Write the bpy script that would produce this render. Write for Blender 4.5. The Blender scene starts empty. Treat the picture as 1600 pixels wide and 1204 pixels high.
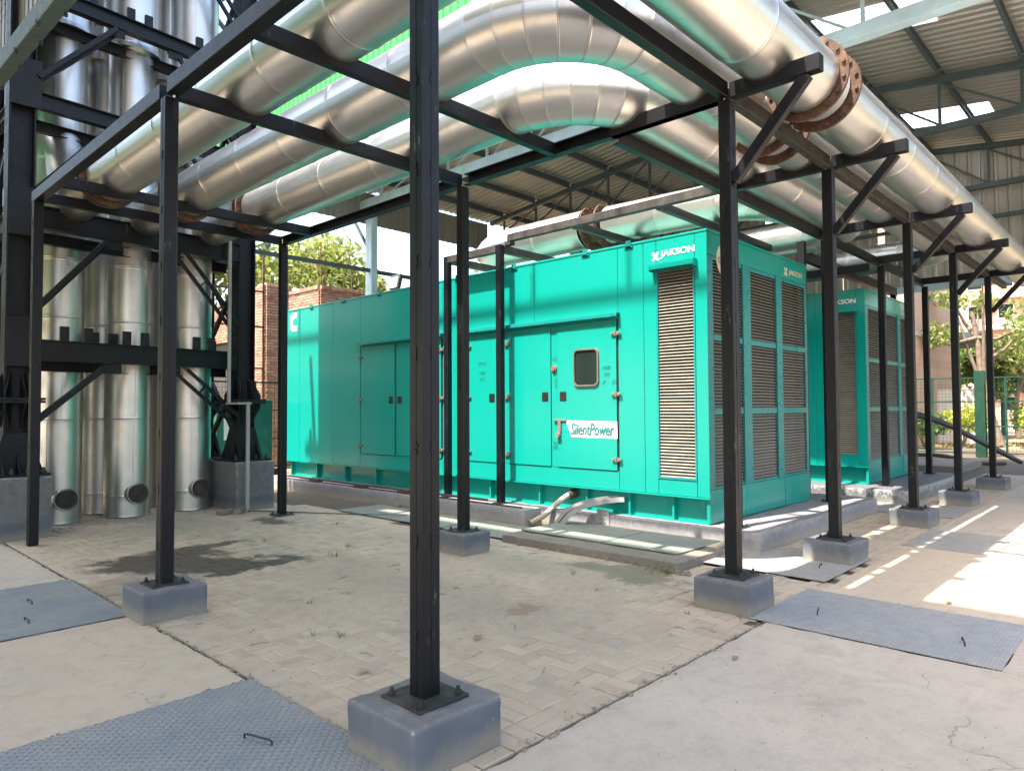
import bpy, bmesh, math, random
import numpy as np
from mathutils import Vector, Matrix, noise
random.seed(7); rng=np.random.default_rng(7)
SC=bpy.context.scene; COL=SC.collection
R=math.radians
# ------------------------------------------------------------------ camera
cd=bpy.data.cameras.new('camera'); cam=bpy.data.objects.new('camera',cd); COL.objects.link(cam)
yaw,pit,rol=.7584,.0331,-.0052
fw=Vector((math.cos(yaw)*math.cos(pit),math.sin(yaw)*math.cos(pit),math.sin(pit)))
r0=Vector((math.sin(yaw),-math.cos(yaw),0)); u0=r0.cross(fw)
rr=r0*math.cos(rol)+u0*math.sin(rol); uu=-r0*math.sin(rol)+u0*math.cos(rol)
cam.matrix_world=Matrix((( rr.x,uu.x,-fw.x,0),(rr.y,uu.y,-fw.y,0),(rr.z,uu.z,-fw.z,1.5),(0,0,0,1)))
cd.sensor_width=36; cd.lens=1095.8/1600*36; cd.clip_start=.05; cd.clip_end=2000
SC.camera=cam
# ------------------------------------------------------------------ world, sun, exposure
SK,SKY=.53,-.10                      # horizontal travel of the light per metre of fall
sd=Vector((SK,SKY,-1)).normalized()
EL=math.asin(-sd.z); AZ=math.atan2(-sd.y,-sd.x)   # direction towards the sun
W=bpy.data.worlds.new('World'); SC.world=W; W.use_nodes=True
nt=W.node_tree; bg=nt.nodes['Background']; sk=nt.nodes.new('ShaderNodeTexSky'); sk.sky_type='NISHITA'
sk.sun_disc=False; sk.sun_elevation=EL; sk.sun_rotation=math.pi/2-AZ; sk.dust_density=4.5; sk.air_density=1.2; sk.ozone_density=.6
nt.links.new(sk.outputs[0],bg.inputs[0]); bg.inputs[1].default_value=.15
sl=bpy.data.lights.new('sun','SUN'); sun=bpy.data.objects.new('sun',sl); COL.objects.link(sun)
sl.energy=3.35; sl.angle=R(.55); sl.color=(1,.93,.82)
sun.rotation_euler=(-sd).to_track_quat('Z','Y').to_euler()
SC.view_settings.view_transform='Standard'; SC.view_settings.look='None'
SC.view_settings.exposure=2.25; SC.view_settings.gamma=1; SC.view_settings.use_curve_mapping=False
SC.cycles.max_bounces=8; SC.cycles.diffuse_bounces=4; SC.cycles.glossy_bounces=4

# ------------------------------------------------------------------ materials
class N:
    def __init__(s,name):
        s.m=bpy.data.materials.new(name); s.m.use_nodes=True; s.t=s.m.node_tree; s.b=s.t.nodes['Principled BSDF']
        s.out=s.t.nodes['Material Output']
    def n(s,t,**k):
        q=s.t.nodes.new('ShaderNode'+t)
        for a,b in k.items():
            if a.startswith('i_'):
                key=a[2:]; key=int(key) if key.isdigit() else key
                q.inputs[key].default_value=b
            else: setattr(q,a,b)
        return q
    def l(s,a,b): s.t.links.new(a,b)
    def coord(s,kind='Object',scale=None):
        c=s.n('TexCoord'); o=c.outputs[kind]
        if kind=='Object':
            g=s.n('NewGeometry'); o=g.outputs['Position']
        if scale:
            m=s.n('Mapping'); m.inputs['Scale'].default_value=scale; s.l(o,m.inputs[0]); o=m.outputs[0]
        return o
    def noise(s,scale,detail=4,rough=.55,vec=None,dist=0):
        q=s.n('TexNoise'); q.inputs['Scale'].default_value=scale; q.inputs['Detail'].default_value=detail
        q.inputs['Roughness'].default_value=rough; q.inputs['Distortion'].default_value=dist
        s.l(vec if vec is not None else s.coord(),q.inputs['Vector']); return q.outputs['Fac']
    def ramp(s,fac,stops):
        q=s.n('ValToRGB'); e=q.color_ramp.elements
        while len(e)<len(stops): e.new(.5)
        for x,(p,c) in zip(e,stops): x.position=p; x.color=(*c,1) if len(c)==3 else c
        s.l(fac,q.inputs[0]); return q.outputs[0]
    def g(s,fac,a,b,x=0.,y=1.):
        q=s.n('MapRange'); q.inputs[1].default_value=a; q.inputs[2].default_value=b; q.inputs[3].default_value=x; q.inputs[4].default_value=y
        s.l(fac,q.inputs[0]); return q.outputs[0]
    def mix(s,fac,a,b,mode='MIX'):
        q=s.n('Mix',data_type='RGBA',blend_type=mode)
        if isinstance(fac,(int,float)): q.inputs[0].default_value=fac
        else: s.l(fac,q.inputs[0])
        for v,i in ((a,6),(b,7)):
            if isinstance(v,tuple): q.inputs[i].default_value=(*v,1)
            else: s.l(v,q.inputs[i])
        return q.outputs[2]
    def math(s,op,a,b=0.):
        q=s.n('Math',operation=op)
        for v,i in ((a,0),(b,1)):
            if isinstance(v,(int,float)): q.inputs[i].default_value=v
            else: s.l(v,q.inputs[i])
        return q.outputs[0]
    def bump(s,h,st=.3,dist=.01,prev=None):
        q=s.n('Bump'); q.inputs['Strength'].default_value=st; q.inputs['Distance'].default_value=dist
        s.l(h,q.inputs['Height'])
        if prev is not None: s.l(prev,q.inputs['Normal'])
        return q.outputs[0]
    def set(s,**k):
        mp=dict(col='Base Color',rough='Roughness',metal='Metallic',normal='Normal',spec='Specular IOR Level',coat='Coat Weight',coatr='Coat Roughness',alpha='Alpha',trans='Transmission Weight',aniso='Anisotropic')
        for a,v in k.items():
            i=s.b.inputs[mp[a]]
            if isinstance(v,tuple): i.default_value=(*v,1)
            elif isinstance(v,(int,float)): i.default_value=v
            else: s.l(v,i)
        return s.m
M={}
def island(n):
    g=n.n('NewGeometry'); oi=n.n('ObjectInfo')
    return n.math('FRACT',n.math('ADD',g.outputs['Random Per Island'],oi.outputs['Random']))
def paint(name,c,rough=.4,wear=.0,wearc=(.3,.3,.3),dust=.15,dustc=(.28,.25,.2),bump=.06,spec=.5,var=.25,streak=False,rv=.12):
    n=N(name)
    f=n.noise(2.2,5); d=n.noise(14,6,.65)
    c2=tuple(x*(1-var) for x in c)
    col=n.mix(n.g(f,.35,.7),c,c2)
    if dust:
        v=n.coord(scale=(3,3,.35) if streak else (2,2,2)); dd=n.noise(3.1,7,.7,v)
        col=n.mix(n.g(dd,.45,.8,0,dust),col,dustc)
    if wear:
        w=n.noise(26,9,.8,n.coord(scale=(1,1,.22))); w0=n.noise(1.4,3,.5); ww=n.math('ADD',w,n.math('MULTIPLY',n.math('SUBTRACT',w0,.5),.35)); col=n.mix(n.g(ww,.63,.70,0,wear),col,wearc)
    return n.set(col=col,rough=n.g(d,.3,.7,rough-rv*.5,rough+rv),spec=spec,normal=n.bump(n.noise(60,3),bump,.004))
M['black']=paint('black_steel_paint',(.004,.005,.008),.42,.5,(.17,.17,.18),.07,(.05,.046,.042),.10,spec=.28,rv=.05)
M['black_old']=paint('worn_black_steel_paint',(.006,.0075,.011),.5,.5,(.15,.15,.165),.12,(.05,.046,.042),.2,spec=.3)
def tealmat():
    n=N('teal_enamel'); f=n.noise(1.1,4); st=n.noise(7,6,.7,n.coord(scale=(1,1,.10))); sp=n.noise(2.4,7,.7)
    col=n.mix(n.g(f,.35,.7),(.0015,.212,.215),(.0015,.195,.196)); col=n.mix(n.g(st,.55,.8,0,.14),col,(.07,.31,.29)); col=n.mix(n.g(sp,.62,.8,0,.2),col,(.10,.31,.28))
    col=n.mix(n.g(n.noise(40,6,.8,n.coord(scale=(1,1,.3))),.70,.74,0,.5),col,(.18,.36,.32))
    return n.set(col=col,rough=n.g(sp,.3,.8,.20,.32),spec=.5,normal=n.bump(f,.35,.03,n.bump(n.noise(3.3,2,.4),.20,.012)))
M['teal']=tealmat()
M['dusty_black']=paint('dusty_black_steel',(.022,.02,.019),.6,.25,(.16,.14,.13),.6,(.12,.10,.085),.2)
M['teal']=paint('teal_enamel',(.003,.27,.225),.22,0,dust=.035,dustc=(.12,.34,.30),bump=.004,var=.03,streak=True,rv=.03)
M['teal_in']=paint('teal_frame_enamel',(.004,.20,.195),.28,.1,(.2,.3,.27),.12,(.14,.27,.23),.01,var=.05,rv=.04)
M['slat']=paint('dusty_louvre_metal',(.25,.232,.19),.5,0,dust=.3,dustc=(.19,.17,.14),var=.12)
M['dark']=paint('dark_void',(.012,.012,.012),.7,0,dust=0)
M['blue']=paint('sunlit_blue_truss_paint',(.43,.58,.66),.45,.15,(.3,.3,.3),.15,(.2,.2,.18),.1)  # truss blue lightened to look sunlit under the shading roof overhang
M['slate']=paint('slate_truss_paint',(.055,.085,.095),.5,.1,(.2,.2,.2),.15,(.12,.12,.1),.1)
M['greensteel']=paint('grey_green_steel_paint',(.06,.10,.085),.5,.1,(.2,.2,.2),.2,(.12,.12,.1),.1)
M['plinth_old']=paint('blue_grey_concrete_paint',(.145,.16,.20),.62,.3,(.40,.40,.40),.45,(.21,.19,.165),.45,var=.2,streak=True)
M['pl_old']=paint('lilac_grey_concrete_paint',(.27,.265,.30),.7,.3,(.45,.42,.38),.5,(.42,.36,.28),.45,var=.2)
M['chrome']=paint('zinc_hardware',(.17,.15,.125),.4,.6,(.07,.05,.04),.3); 
M['white']=paint('white_vinyl',(.78,.78,.76),.4,0,dust=.1)
M['signteal']=paint('dull_teal_print',(.02,.17,.17),.4,0,dust=0)
M['cream']=paint('cream_vinyl',(.62,.56,.43),.5,0,dust=.1)
M['ink']=paint('black_marker',(.01,.03,.03),.6,0,dust=0)
M['cabshaded']=paint('shaded_teal_cabinet_paint',(.008,.13,.095),.4,.1,dust=.2)  # cabinet teal darkened to stand for the shade behind the tower
M['sealgrey']=paint('dusty_window_seal',(.12,.108,.09),.6,0,dust=.3)
M['handleblack']=paint('black_handle_plastic',(.012,.012,.013),.35,0,dust=.1)
M['tealtop']=paint('dusty_teal_roof',(.02,.20,.16),.7,0,dust=.95,dustc=(.30,.27,.215),rv=.05)
M['rubber']=paint('rubber',(.03,.027,.025),.55,0,dust=.5,dustc=(.12,.1,.08))
M['greenpaint']=paint('green_fence_paint',(.006,.05,.03),.45,.1,(.2,.2,.2),.1)
M['conduit']=paint('galvanised_conduit',(.36,.36,.34),.5,.2,(.25,.2,.15),.3)
M['beigeplastic']=paint('beige_dusty_hose',(.48,.42,.32),.7,0,dust=.4)
M['greycol']=paint('grey_panel',(.4,.4,.4),.6,0,dust=.2)
def plinthmat(name,c,dirt,chalk=(.42,.42,.40)):
    n=N(name); g=n.n('NewGeometry'); p=n.coord(); sep=n.n('SeparateXYZ'); n.l(p,sep.inputs[0])
    a=n.noise(3.5,6,.65); b=n.noise(16,7,.75); st=n.noise(9,5,.6,n.coord(scale=(1,1,.12)))
    col=n.mix(n.g(a,.35,.7),c,tuple(x*.78 for x in c)); col=n.mix(n.g(st,.5,.75,0,.35),col,tuple(x*1.35 for x in c))
    ed=n.math('ADD',n.g(g.outputs['Pointiness'],.50,.56,0,.34),n.math('MULTIPLY',b,.72)); col=n.mix(n.g(ed,.62,.68,0,.75),col,chalk)
    col=n.mix(n.g(n.noise(5,8,.8),.66,.70,0,.7),col,chalk)
    lo=n.math('ADD',n.g(sep.outputs[2],.16,.0,0,.55),n.math('MULTIPLY',n.noise(7,6,.7),.6)); col=n.mix(n.g(lo,.45,.75,0,.8),col,dirt)
    up=n.math('MULTIPLY',n.g(n.n('NewGeometry').outputs['Normal'] if False else sep.outputs[2],.19,.21),n.g(b,.35,.6,0,.45)); col=n.mix(up,col,dirt)
    pit=n.n('TexVoronoi'); pit.inputs['Scale'].default_value=38; n.l(p,pit.inputs['Vector']); ph=n.g(pit.outputs['Distance'],.10,.2)
    return n.set(col=col,rough=.72,spec=.35,normal=n.bump(ph,.25,.004,n.bump(n.noise(70,3),.25,.004,n.bump(b,.45,.01))))
M['plinth']=plinthmat('blue_grey_concrete_paint',(.120,.129,.150),(.24,.215,.175))
M['plinth_light']=plinthmat('lilac_grey_concrete_paint',(.24,.235,.255),(.36,.31,.25),(.33,.32,.31))
# rust
n=N('rusty_flange'); f=n.noise(9,8,.7); M['rust']=n.set(col=n.ramp(f,[(.3,(.03,.017,.011)),(.5,(.09,.042,.024)),(.7,(.17,.10,.06))]),rough=.8,normal=n.bump(n.noise(70,4),.5,.006))
# cladding
def clad(name,base,rough,tint=(.55,.52,.47),dirt=.35,wr=.35):
    n=N(name); uv=n.coord('UV')
    mp=n.n('Mapping'); mp.inputs['Scale'].default_value=(85,2.2,1); n.l(uv,mp.inputs[0])
    w=n.n('TexNoise'); w.inputs['Scale'].default_value=1; w.inputs['Detail'].default_value=3; n.l(mp.outputs[0],w.inputs['Vector'])
    mp2=n.n('Mapping'); mp2.inputs['Scale'].default_value=(3,5,1); n.l(uv,mp2.inputs[0])
    w2=n.n('TexNoise'); w2.inputs['Scale'].default_value=1; w2.inputs['Detail'].default_value=5; n.l(mp2.outputs[0],w2.inputs['Vector'])
    d=n.noise(5,7,.7)
    col=n.mix(n.g(d,.4,.75,0,dirt),base,tint)
    nb=n.bump(w.outputs[0],wr,.004); nb=n.bump(w2.outputs[0],.04,.02,nb)
    nb=n.bump(n.noise(120,2),.04,.002,nb)
    rr_=n.math('ADD',n.g(w.outputs[0],.3,.7,rough-.02,rough+.04),n.g(d,.4,.8,0,.08))
    return n.set(col=col,rough=rr_,metal=1.,normal=nb)
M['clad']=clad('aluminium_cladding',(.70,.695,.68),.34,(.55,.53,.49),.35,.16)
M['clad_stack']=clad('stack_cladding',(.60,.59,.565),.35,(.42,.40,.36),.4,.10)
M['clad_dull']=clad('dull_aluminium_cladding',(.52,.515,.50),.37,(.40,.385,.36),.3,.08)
# dark oil and damp marks on the yard floor, each at its own place
STAINS=[(2.75,7.35,.62,.72,1.,(.085,.068,.053)),(3.2,6.65,.52,.36,1.,(.085,.068,.053)),(3.3,7.8,.62,.18,.9,(.09,.072,.056)),(4.7,9.0,.24,.3,.8,(.07,.055,.04)),(5.40,3.75,.34,.60,.75,(.16,.135,.085)),(3.9,3.6,.25,.14,.5,(.24,.12,.07)),(2.2,6.4,.5,.6,.45,(.12,.09,.07))]
def stains(n,col,ro):
    p=n.coord(); pn=n.n('TexNoise'); pn.inputs['Scale'].default_value=1.7; pn.inputs['Detail'].default_value=9; pn.inputs['Roughness'].default_value=.68; n.l(p,pn.inputs['Vector'])
    sb=n.n('VectorMath',operation='SUBTRACT'); n.l(pn.outputs['Color'],sb.inputs[0]); sb.inputs[1].default_value=(.5,.5,.5)
    mv=n.n('VectorMath',operation='MULTIPLY_ADD'); n.l(sb.outputs[0],mv.inputs[0]); mv.inputs[1].default_value=(1.5,1.5,0); n.l(p,mv.inputs[2])
    wetm=None
    for (x,y,rx,ry,k,c) in STAINS:
        q=n.n('VectorMath',operation='SUBTRACT'); n.l(mv.outputs[0],q.inputs[0]); q.inputs[1].default_value=(x,y,0)
        d=n.n('VectorMath',operation='MULTIPLY'); n.l(q.outputs[0],d.inputs[0]); d.inputs[1].default_value=(1/rx,1/ry,0)
        L=n.n('VectorMath',operation='LENGTH'); n.l(d.outputs[0],L.inputs[0])
        m=n.g(L.outputs['Value'],1.05,.78,0,k); col=n.mix(m,col,c); wetm=m if wetm is None else n.math('MAXIMUM',wetm,m)
    return col,n.g(wetm,0,1,ro,.55)
# concrete
def concrete(name,c1,c2,stain,sc=1.,bmp=.4,crack=0.,wet=False):
    n=N(name); a=n.noise(.9*sc,7,.65,dist=.4); b=n.noise(7*sc,8,.72); c=n.noise(160,2,.5); e=n.noise(2.3*sc,6,.75,dist=1.2)
    col=n.mix(n.g(a,.32,.68),c1,c2); col=n.mix(n.g(b,.48,.75,0,.65),col,stain); col=n.mix(n.g(e,.56,.64,0,.30),col,stain); col=n.mix(n.g(n.noise(38,4,.7),.5,.72,0,.35),col,stain)
    col=n.mix(n.g(c,.55,.75,0,.35),col,tuple(x*.45 for x in c1))
    nb=n.bump(c,bmp*.5,.003,n.bump(b,bmp,.012)); ro=.9
    if crack:
        pn=n.n('TexNoise'); pn.inputs['Scale'].default_value=2.2; pn.inputs['Detail'].default_value=6; n.l(n.coord(),pn.inputs['Vector'])
        mv=n.n('VectorMath',operation='MULTIPLY_ADD'); n.l(pn.outputs['Color'],mv.inputs[0]); mv.inputs[1].default_value=(.45,.45,0); n.l(n.coord(scale=(.42,.42,0)),mv.inputs[2])
        v=n.n('TexVoronoi',feature='DISTANCE_TO_EDGE'); v.inputs['Scale'].default_value=1; n.l(mv.outputs[0],v.inputs['Vector'])
        ck=n.math('MULTIPLY',n.g(v.outputs['Distance'],.004,.0012),n.g(a,.5,.56)); col=n.mix(n.math('MULTIPLY',ck,crack),col,(.10,.085,.07))
    if crack: col=n.mix(n.g(n.noise(1.9,4,.45,dist=.6),.66,.76,0,.35),col,tuple(x*.55 for x in stain)); col=n.mix(n.g(n.noise(1.3,5,.6,n.coord(scale=(1,5,1))),.6,.74,0,.3),col,tuple(min(1,x*1.18) for x in c1)); col=n.mix(n.g(n.noise(19,2,.3),.76,.80,0,.6),col,tuple(x*.4 for x in stain))
    if wet: col,ro=stains(n,col,ro)
    return n.set(col=col,rough=ro,spec=.25,normal=nb)
M['concrete']=concrete('worn_concrete',(.49,.42,.345),(.42,.36,.30),(.33,.275,.22),crack=.5)
M['concrete_pink']=concrete('trowelled_concrete',(.50,.405,.305),(.45,.375,.29),(.35,.28,.21),bmp=.25,crack=.3)
M['mortar']=concrete('sandy_joint',(.13,.105,.08),(.10,.08,.06),(.08,.065,.05),wet=True)
M['dust']=concrete('sandy_dirt',(.46,.38,.29),(.38,.31,.24),(.25,.20,.15),1.6,.8,wet=True)
M['kerb']=concrete('crumbling_concrete',(.25,.22,.18),(.20,.175,.15),(.12,.10,.085),3,1)
M['crumb']=concrete('concrete_crumbs',(.33,.28,.22),(.27,.225,.175),(.19,.155,.12),3,1)
M['farground']=concrete('dry_ground',(.30,.24,.17),(.24,.18,.10),(.14,.10,.06),2)
# pavers: tone per piece, wet stain with a shape of its own
n=N('clay_grey_pavers'); isl=island(n)
col=n.ramp(isl,[(0,(.36,.29,.215)),(.35,(.42,.345,.255)),(.6,(.45,.375,.28)),(.8,(.44,.345,.255)),(1,(.35,.295,.235))])
b=n.noise(11,7,.7); col=n.mix(n.g(b,.42,.72,0,.6),col,(.46,.39,.31)); big=n.noise(.8,5,.6); col=n.mix(n.g(big,.45,.7,0,.4),col,(.30,.25,.20))
c=n.noise(170,2); col=n.mix(n.g(c,.58,.75,0,.4),col,(.1,.085,.07))
col,ro=stains(n,col,.88)
M['paver']=n.set(col=col,rough=ro,spec=.25,normal=n.bump(c,.25,.003,n.bump(b,.4,.008)))
n=N('wet_stain'); s1=n.noise(2.5,6,.6); M['wet']=n.set(col=n.mix(n.g(s1,.4,.7),(.075,.058,.045),(.12,.095,.07)),rough=n.g(s1,.3,.7,.35,.8),normal=n.bump(n.noise(60,4),.3,.004))
n=N('algae_stain'); s1=n.noise(6,6,.6); M['algae']=n.set(col=n.mix(n.g(s1,.4,.7),(.17,.145,.095),(.22,.185,.135)),rough=.55,normal=n.bump(n.noise(60,4),.3,.004))
# chequer plate: raised lozenges alternating in direction
def chequer(name,c,blue,sc=30.):
    n=N(name); p=n.coord()
    sep=n.n('SeparateXYZ'); n.l(p,sep.inputs[0]); x,y=sep.outputs[0],sep.outputs[1]
    def loz(ox,oy,sgn):
        a=n.math('ADD',n.math('MULTIPLY',n.math('ADD',x,y),sc*.7071),ox); b_=n.math('ADD',n.math('MULTIPLY',n.math('SUBTRACT',x,y),sc*.7071),oy)
        fa=n.math('SUBTRACT',n.math('FRACT',a),.5); fb=n.math('SUBTRACT',n.math('FRACT',b_),.5)
        ka,kb=(5.2,2.3) if sgn>0 else (2.3,5.2)
        e=n.math('ADD',n.math('POWER',n.math('ABSOLUTE',n.math('MULTIPLY',fa,ka)),2),n.math('POWER',n.math('ABSOLUTE',n.math('MULTIPLY',fb,kb)),2))
        return n.g(e,1.0,.35)
    h=n.math('MAXIMUM',loz(0,0,1),loz(.5,.5,-1))
    a=n.noise(1.6,7,.7); b=n.noise(9,7,.7)
    col=n.mix(n.g(a,.4,.62),c,blue); col=n.mix(n.g(b,.45,.75,0,.7),col,(.31,.275,.235)); col=n.mix(n.math('MULTIPLY',n.math('SUBTRACT',1,h),.22),col,tuple(x*.45 for x in c))
    return n.set(col=col,rough=n.g(b,.3,.7,.45,.75),normal=n.bump(h,1.,.011,n.bump(n.noise(90,3),.15,.003)),metal=.0)
M['plate']=chequer('blue_grey_chequer_plate',(.31,.31,.305),(.225,.25,.285))
M['plate4']=chequer('pale_blue_grey_chequer_plate',(.40,.395,.385),(.33,.35,.375))
M['plate2']=chequer('dusty_chequer_plate',(.42,.395,.36),(.36,.355,.345))
M['plate3']=chequer('green_grey_cover_plate',(.28,.285,.25),(.24,.26,.235),26)
# brick
n=N('brick'); isl=island(n)
col=n.ramp(isl,[(0,(.24,.125,.09)),(.4,(.34,.19,.135)),(.75,(.41,.26,.19)),(1,(.29,.155,.11))]); b=n.noise(8,6,.7); col=n.mix(n.g(b,.5,.75,0,.5),col,(.42,.30,.22))
M['brick']=n.set(col=col,rough=.9,normal=n.bump(n.noise(60,4),.5,.006))
M['mortarw']=concrete('brick_mortar',(.40,.34,.26),(.34,.29,.22),(.25,.2,.15))
M['lintel']=concrete('lintel_concrete',(.42,.38,.32),(.36,.33,.28),(.25,.22,.18))
def brickwall(name,ca,cb,cm,rot):
    n=N(name); p=n.coord(); sep=n.n('SeparateXYZ'); n.l(p,sep.inputs[0]); cb_=n.n('CombineXYZ'); n.l(sep.outputs[rot],cb_.inputs[0]); n.l(sep.outputs[2],cb_.inputs[1])
    t=n.n('TexBrick'); n.l(cb_.outputs[0],t.inputs['Vector']); t.inputs['Scale'].default_value=1; t.inputs['Brick Width'].default_value=.24; t.inputs['Row Height'].default_value=.08; t.inputs['Mortar Size'].default_value=.012
    t.inputs['Color1'].default_value=(*ca,1); t.inputs['Color2'].default_value=(*cb,1); t.inputs['Mortar'].default_value=(*cm,1)
    return n.set(col=n.mix(n.g(n.noise(1.5,6),.45,.75,0,.4),t.outputs[0],tuple(x*.7 for x in ca)),rough=.9)
M['tanbrick']=brickwall('tan_brick_far',(.40,.24,.17),(.46,.29,.21),(.38,.30,.24),1)
M['tanbrickx']=brickwall('tan_brick_far_x',(.40,.24,.17),(.46,.29,.21),(.38,.30,.24),0)
M['pinkbrick']=paint('pink_brick_block_far',(.50,.27,.20),.9,0,dust=.2,var=.15)
M['palewall']=paint('pale_render',(.62,.60,.56),.9,0,dust=.2)
# sheets
def sheet(name,c,rough=.4,metal=.0,dust=.3):
    n=N(name); d=n.noise(1.7,6,.65,n.coord(scale=(1,.4,.4))); col=n.mix(n.g(d,.4,.75,0,dust),c,tuple(x*.6 for x in c)); col=n.mix(n.g(island(n),0,1,0,.25),col,tuple(x*.8 for x in c))
    return n.set(col=col,rough=rough,metal=metal,normal=n.bump(n.noise(5,3),.15,.02))
M['roof']=sheet('galvalume_roof_sheet',(.34,.335,.305),.42,.35)
M['wallsheet']=sheet('galvalume_wall_sheet',(.34,.33,.30),.45,.25)
M['oldsheet']=sheet('weathered_wall_sheet',(.22,.22,.20),.5,.2)
M['greensheet']=sheet('green_wall_sheet',(.025,.27,.045),.45,0,.35)
n=N('skylight_sheet'); tr=n.n('BsdfTranslucent'); tr.inputs[0].default_value=(.9,.92,.95,1); df=n.n('BsdfDiffuse'); df.inputs[0].default_value=(.8,.8,.8,1); mx=n.n('MixShader'); mx.inputs[0].default_value=.25
n.l(tr.outputs[0],mx.inputs[1]); n.l(df.outputs[0],mx.inputs[2]); n.l(mx.outputs[0],n.out.inputs[0]); M['skylight']=n.m
n=N('tinted_glass'); M['glass']=n.set(col=(.012,.02,.018),rough=n.g(n.noise(60,5),.4,.7,.06,.2),spec=.12)
n=N('lens_glass'); M['lens']=n.set(col=(.35,.4,.36),rough=.15)
n=N('red_button'); M['red']=n.set(col=(.5,.08,.05),rough=.4)
def leaf(name,stops,tr=.35):
    n=N(name); g=n.n('NewGeometry'); col=n.ramp(g.outputs['Random Per Island'],stops)
    d=n.n('BsdfPrincipled'); n.l(col,d.inputs['Base Color']); d.inputs['Roughness'].default_value=.55
    t=n.n('BsdfTranslucent'); n.l(n.mix(.5,col,(.25,.30,.03),'ADD'),t.inputs[0]); mx=n.n('MixShader'); mx.inputs[0].default_value=tr
    n.l(d.outputs[0],mx.inputs[1]); n.l(t.outputs[0],mx.inputs[2]); n.l(mx.outputs[0],n.out.inputs[0]); return n.m
M['leaf']=leaf('leaf_green',[(0,(.07,.12,.025)),(.5,(.10,.165,.04)),(1,(.18,.21,.06))])
M['leafy']=leaf('leaf_yellowgreen',[(0,(.12,.16,.04)),(.5,(.17,.22,.06)),(1,(.30,.28,.11))])
M['leafyellow']=leaf('leaf_yellow',[(0,(.30,.30,.03)),(.5,(.42,.42,.05)),(1,(.20,.25,.04))])
M['leafdark']=leaf('leaf_dark',[(0,(.03,.06,.015)),(.5,(.05,.085,.02)),(1,(.08,.11,.03))])
M['dryleaf']=leaf('leaf_dry',[(0,(.20,.12,.06)),(.5,(.30,.20,.10)),(1,(.36,.28,.16))],.1)
M['grass']=leaf('grass_blade',[(0,(.08,.12,.03)),(.5,(.11,.16,.04)),(1,(.20,.18,.08))])
n=N('bark'); M['bark']=n.set(col=n.ramp(n.noise(6,7,.7),[(.3,(.11,.08,.06)),(.7,(.24,.18,.13))]),rough=.9,normal=n.bump(n.noise(25,6),.8,.02))

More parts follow.
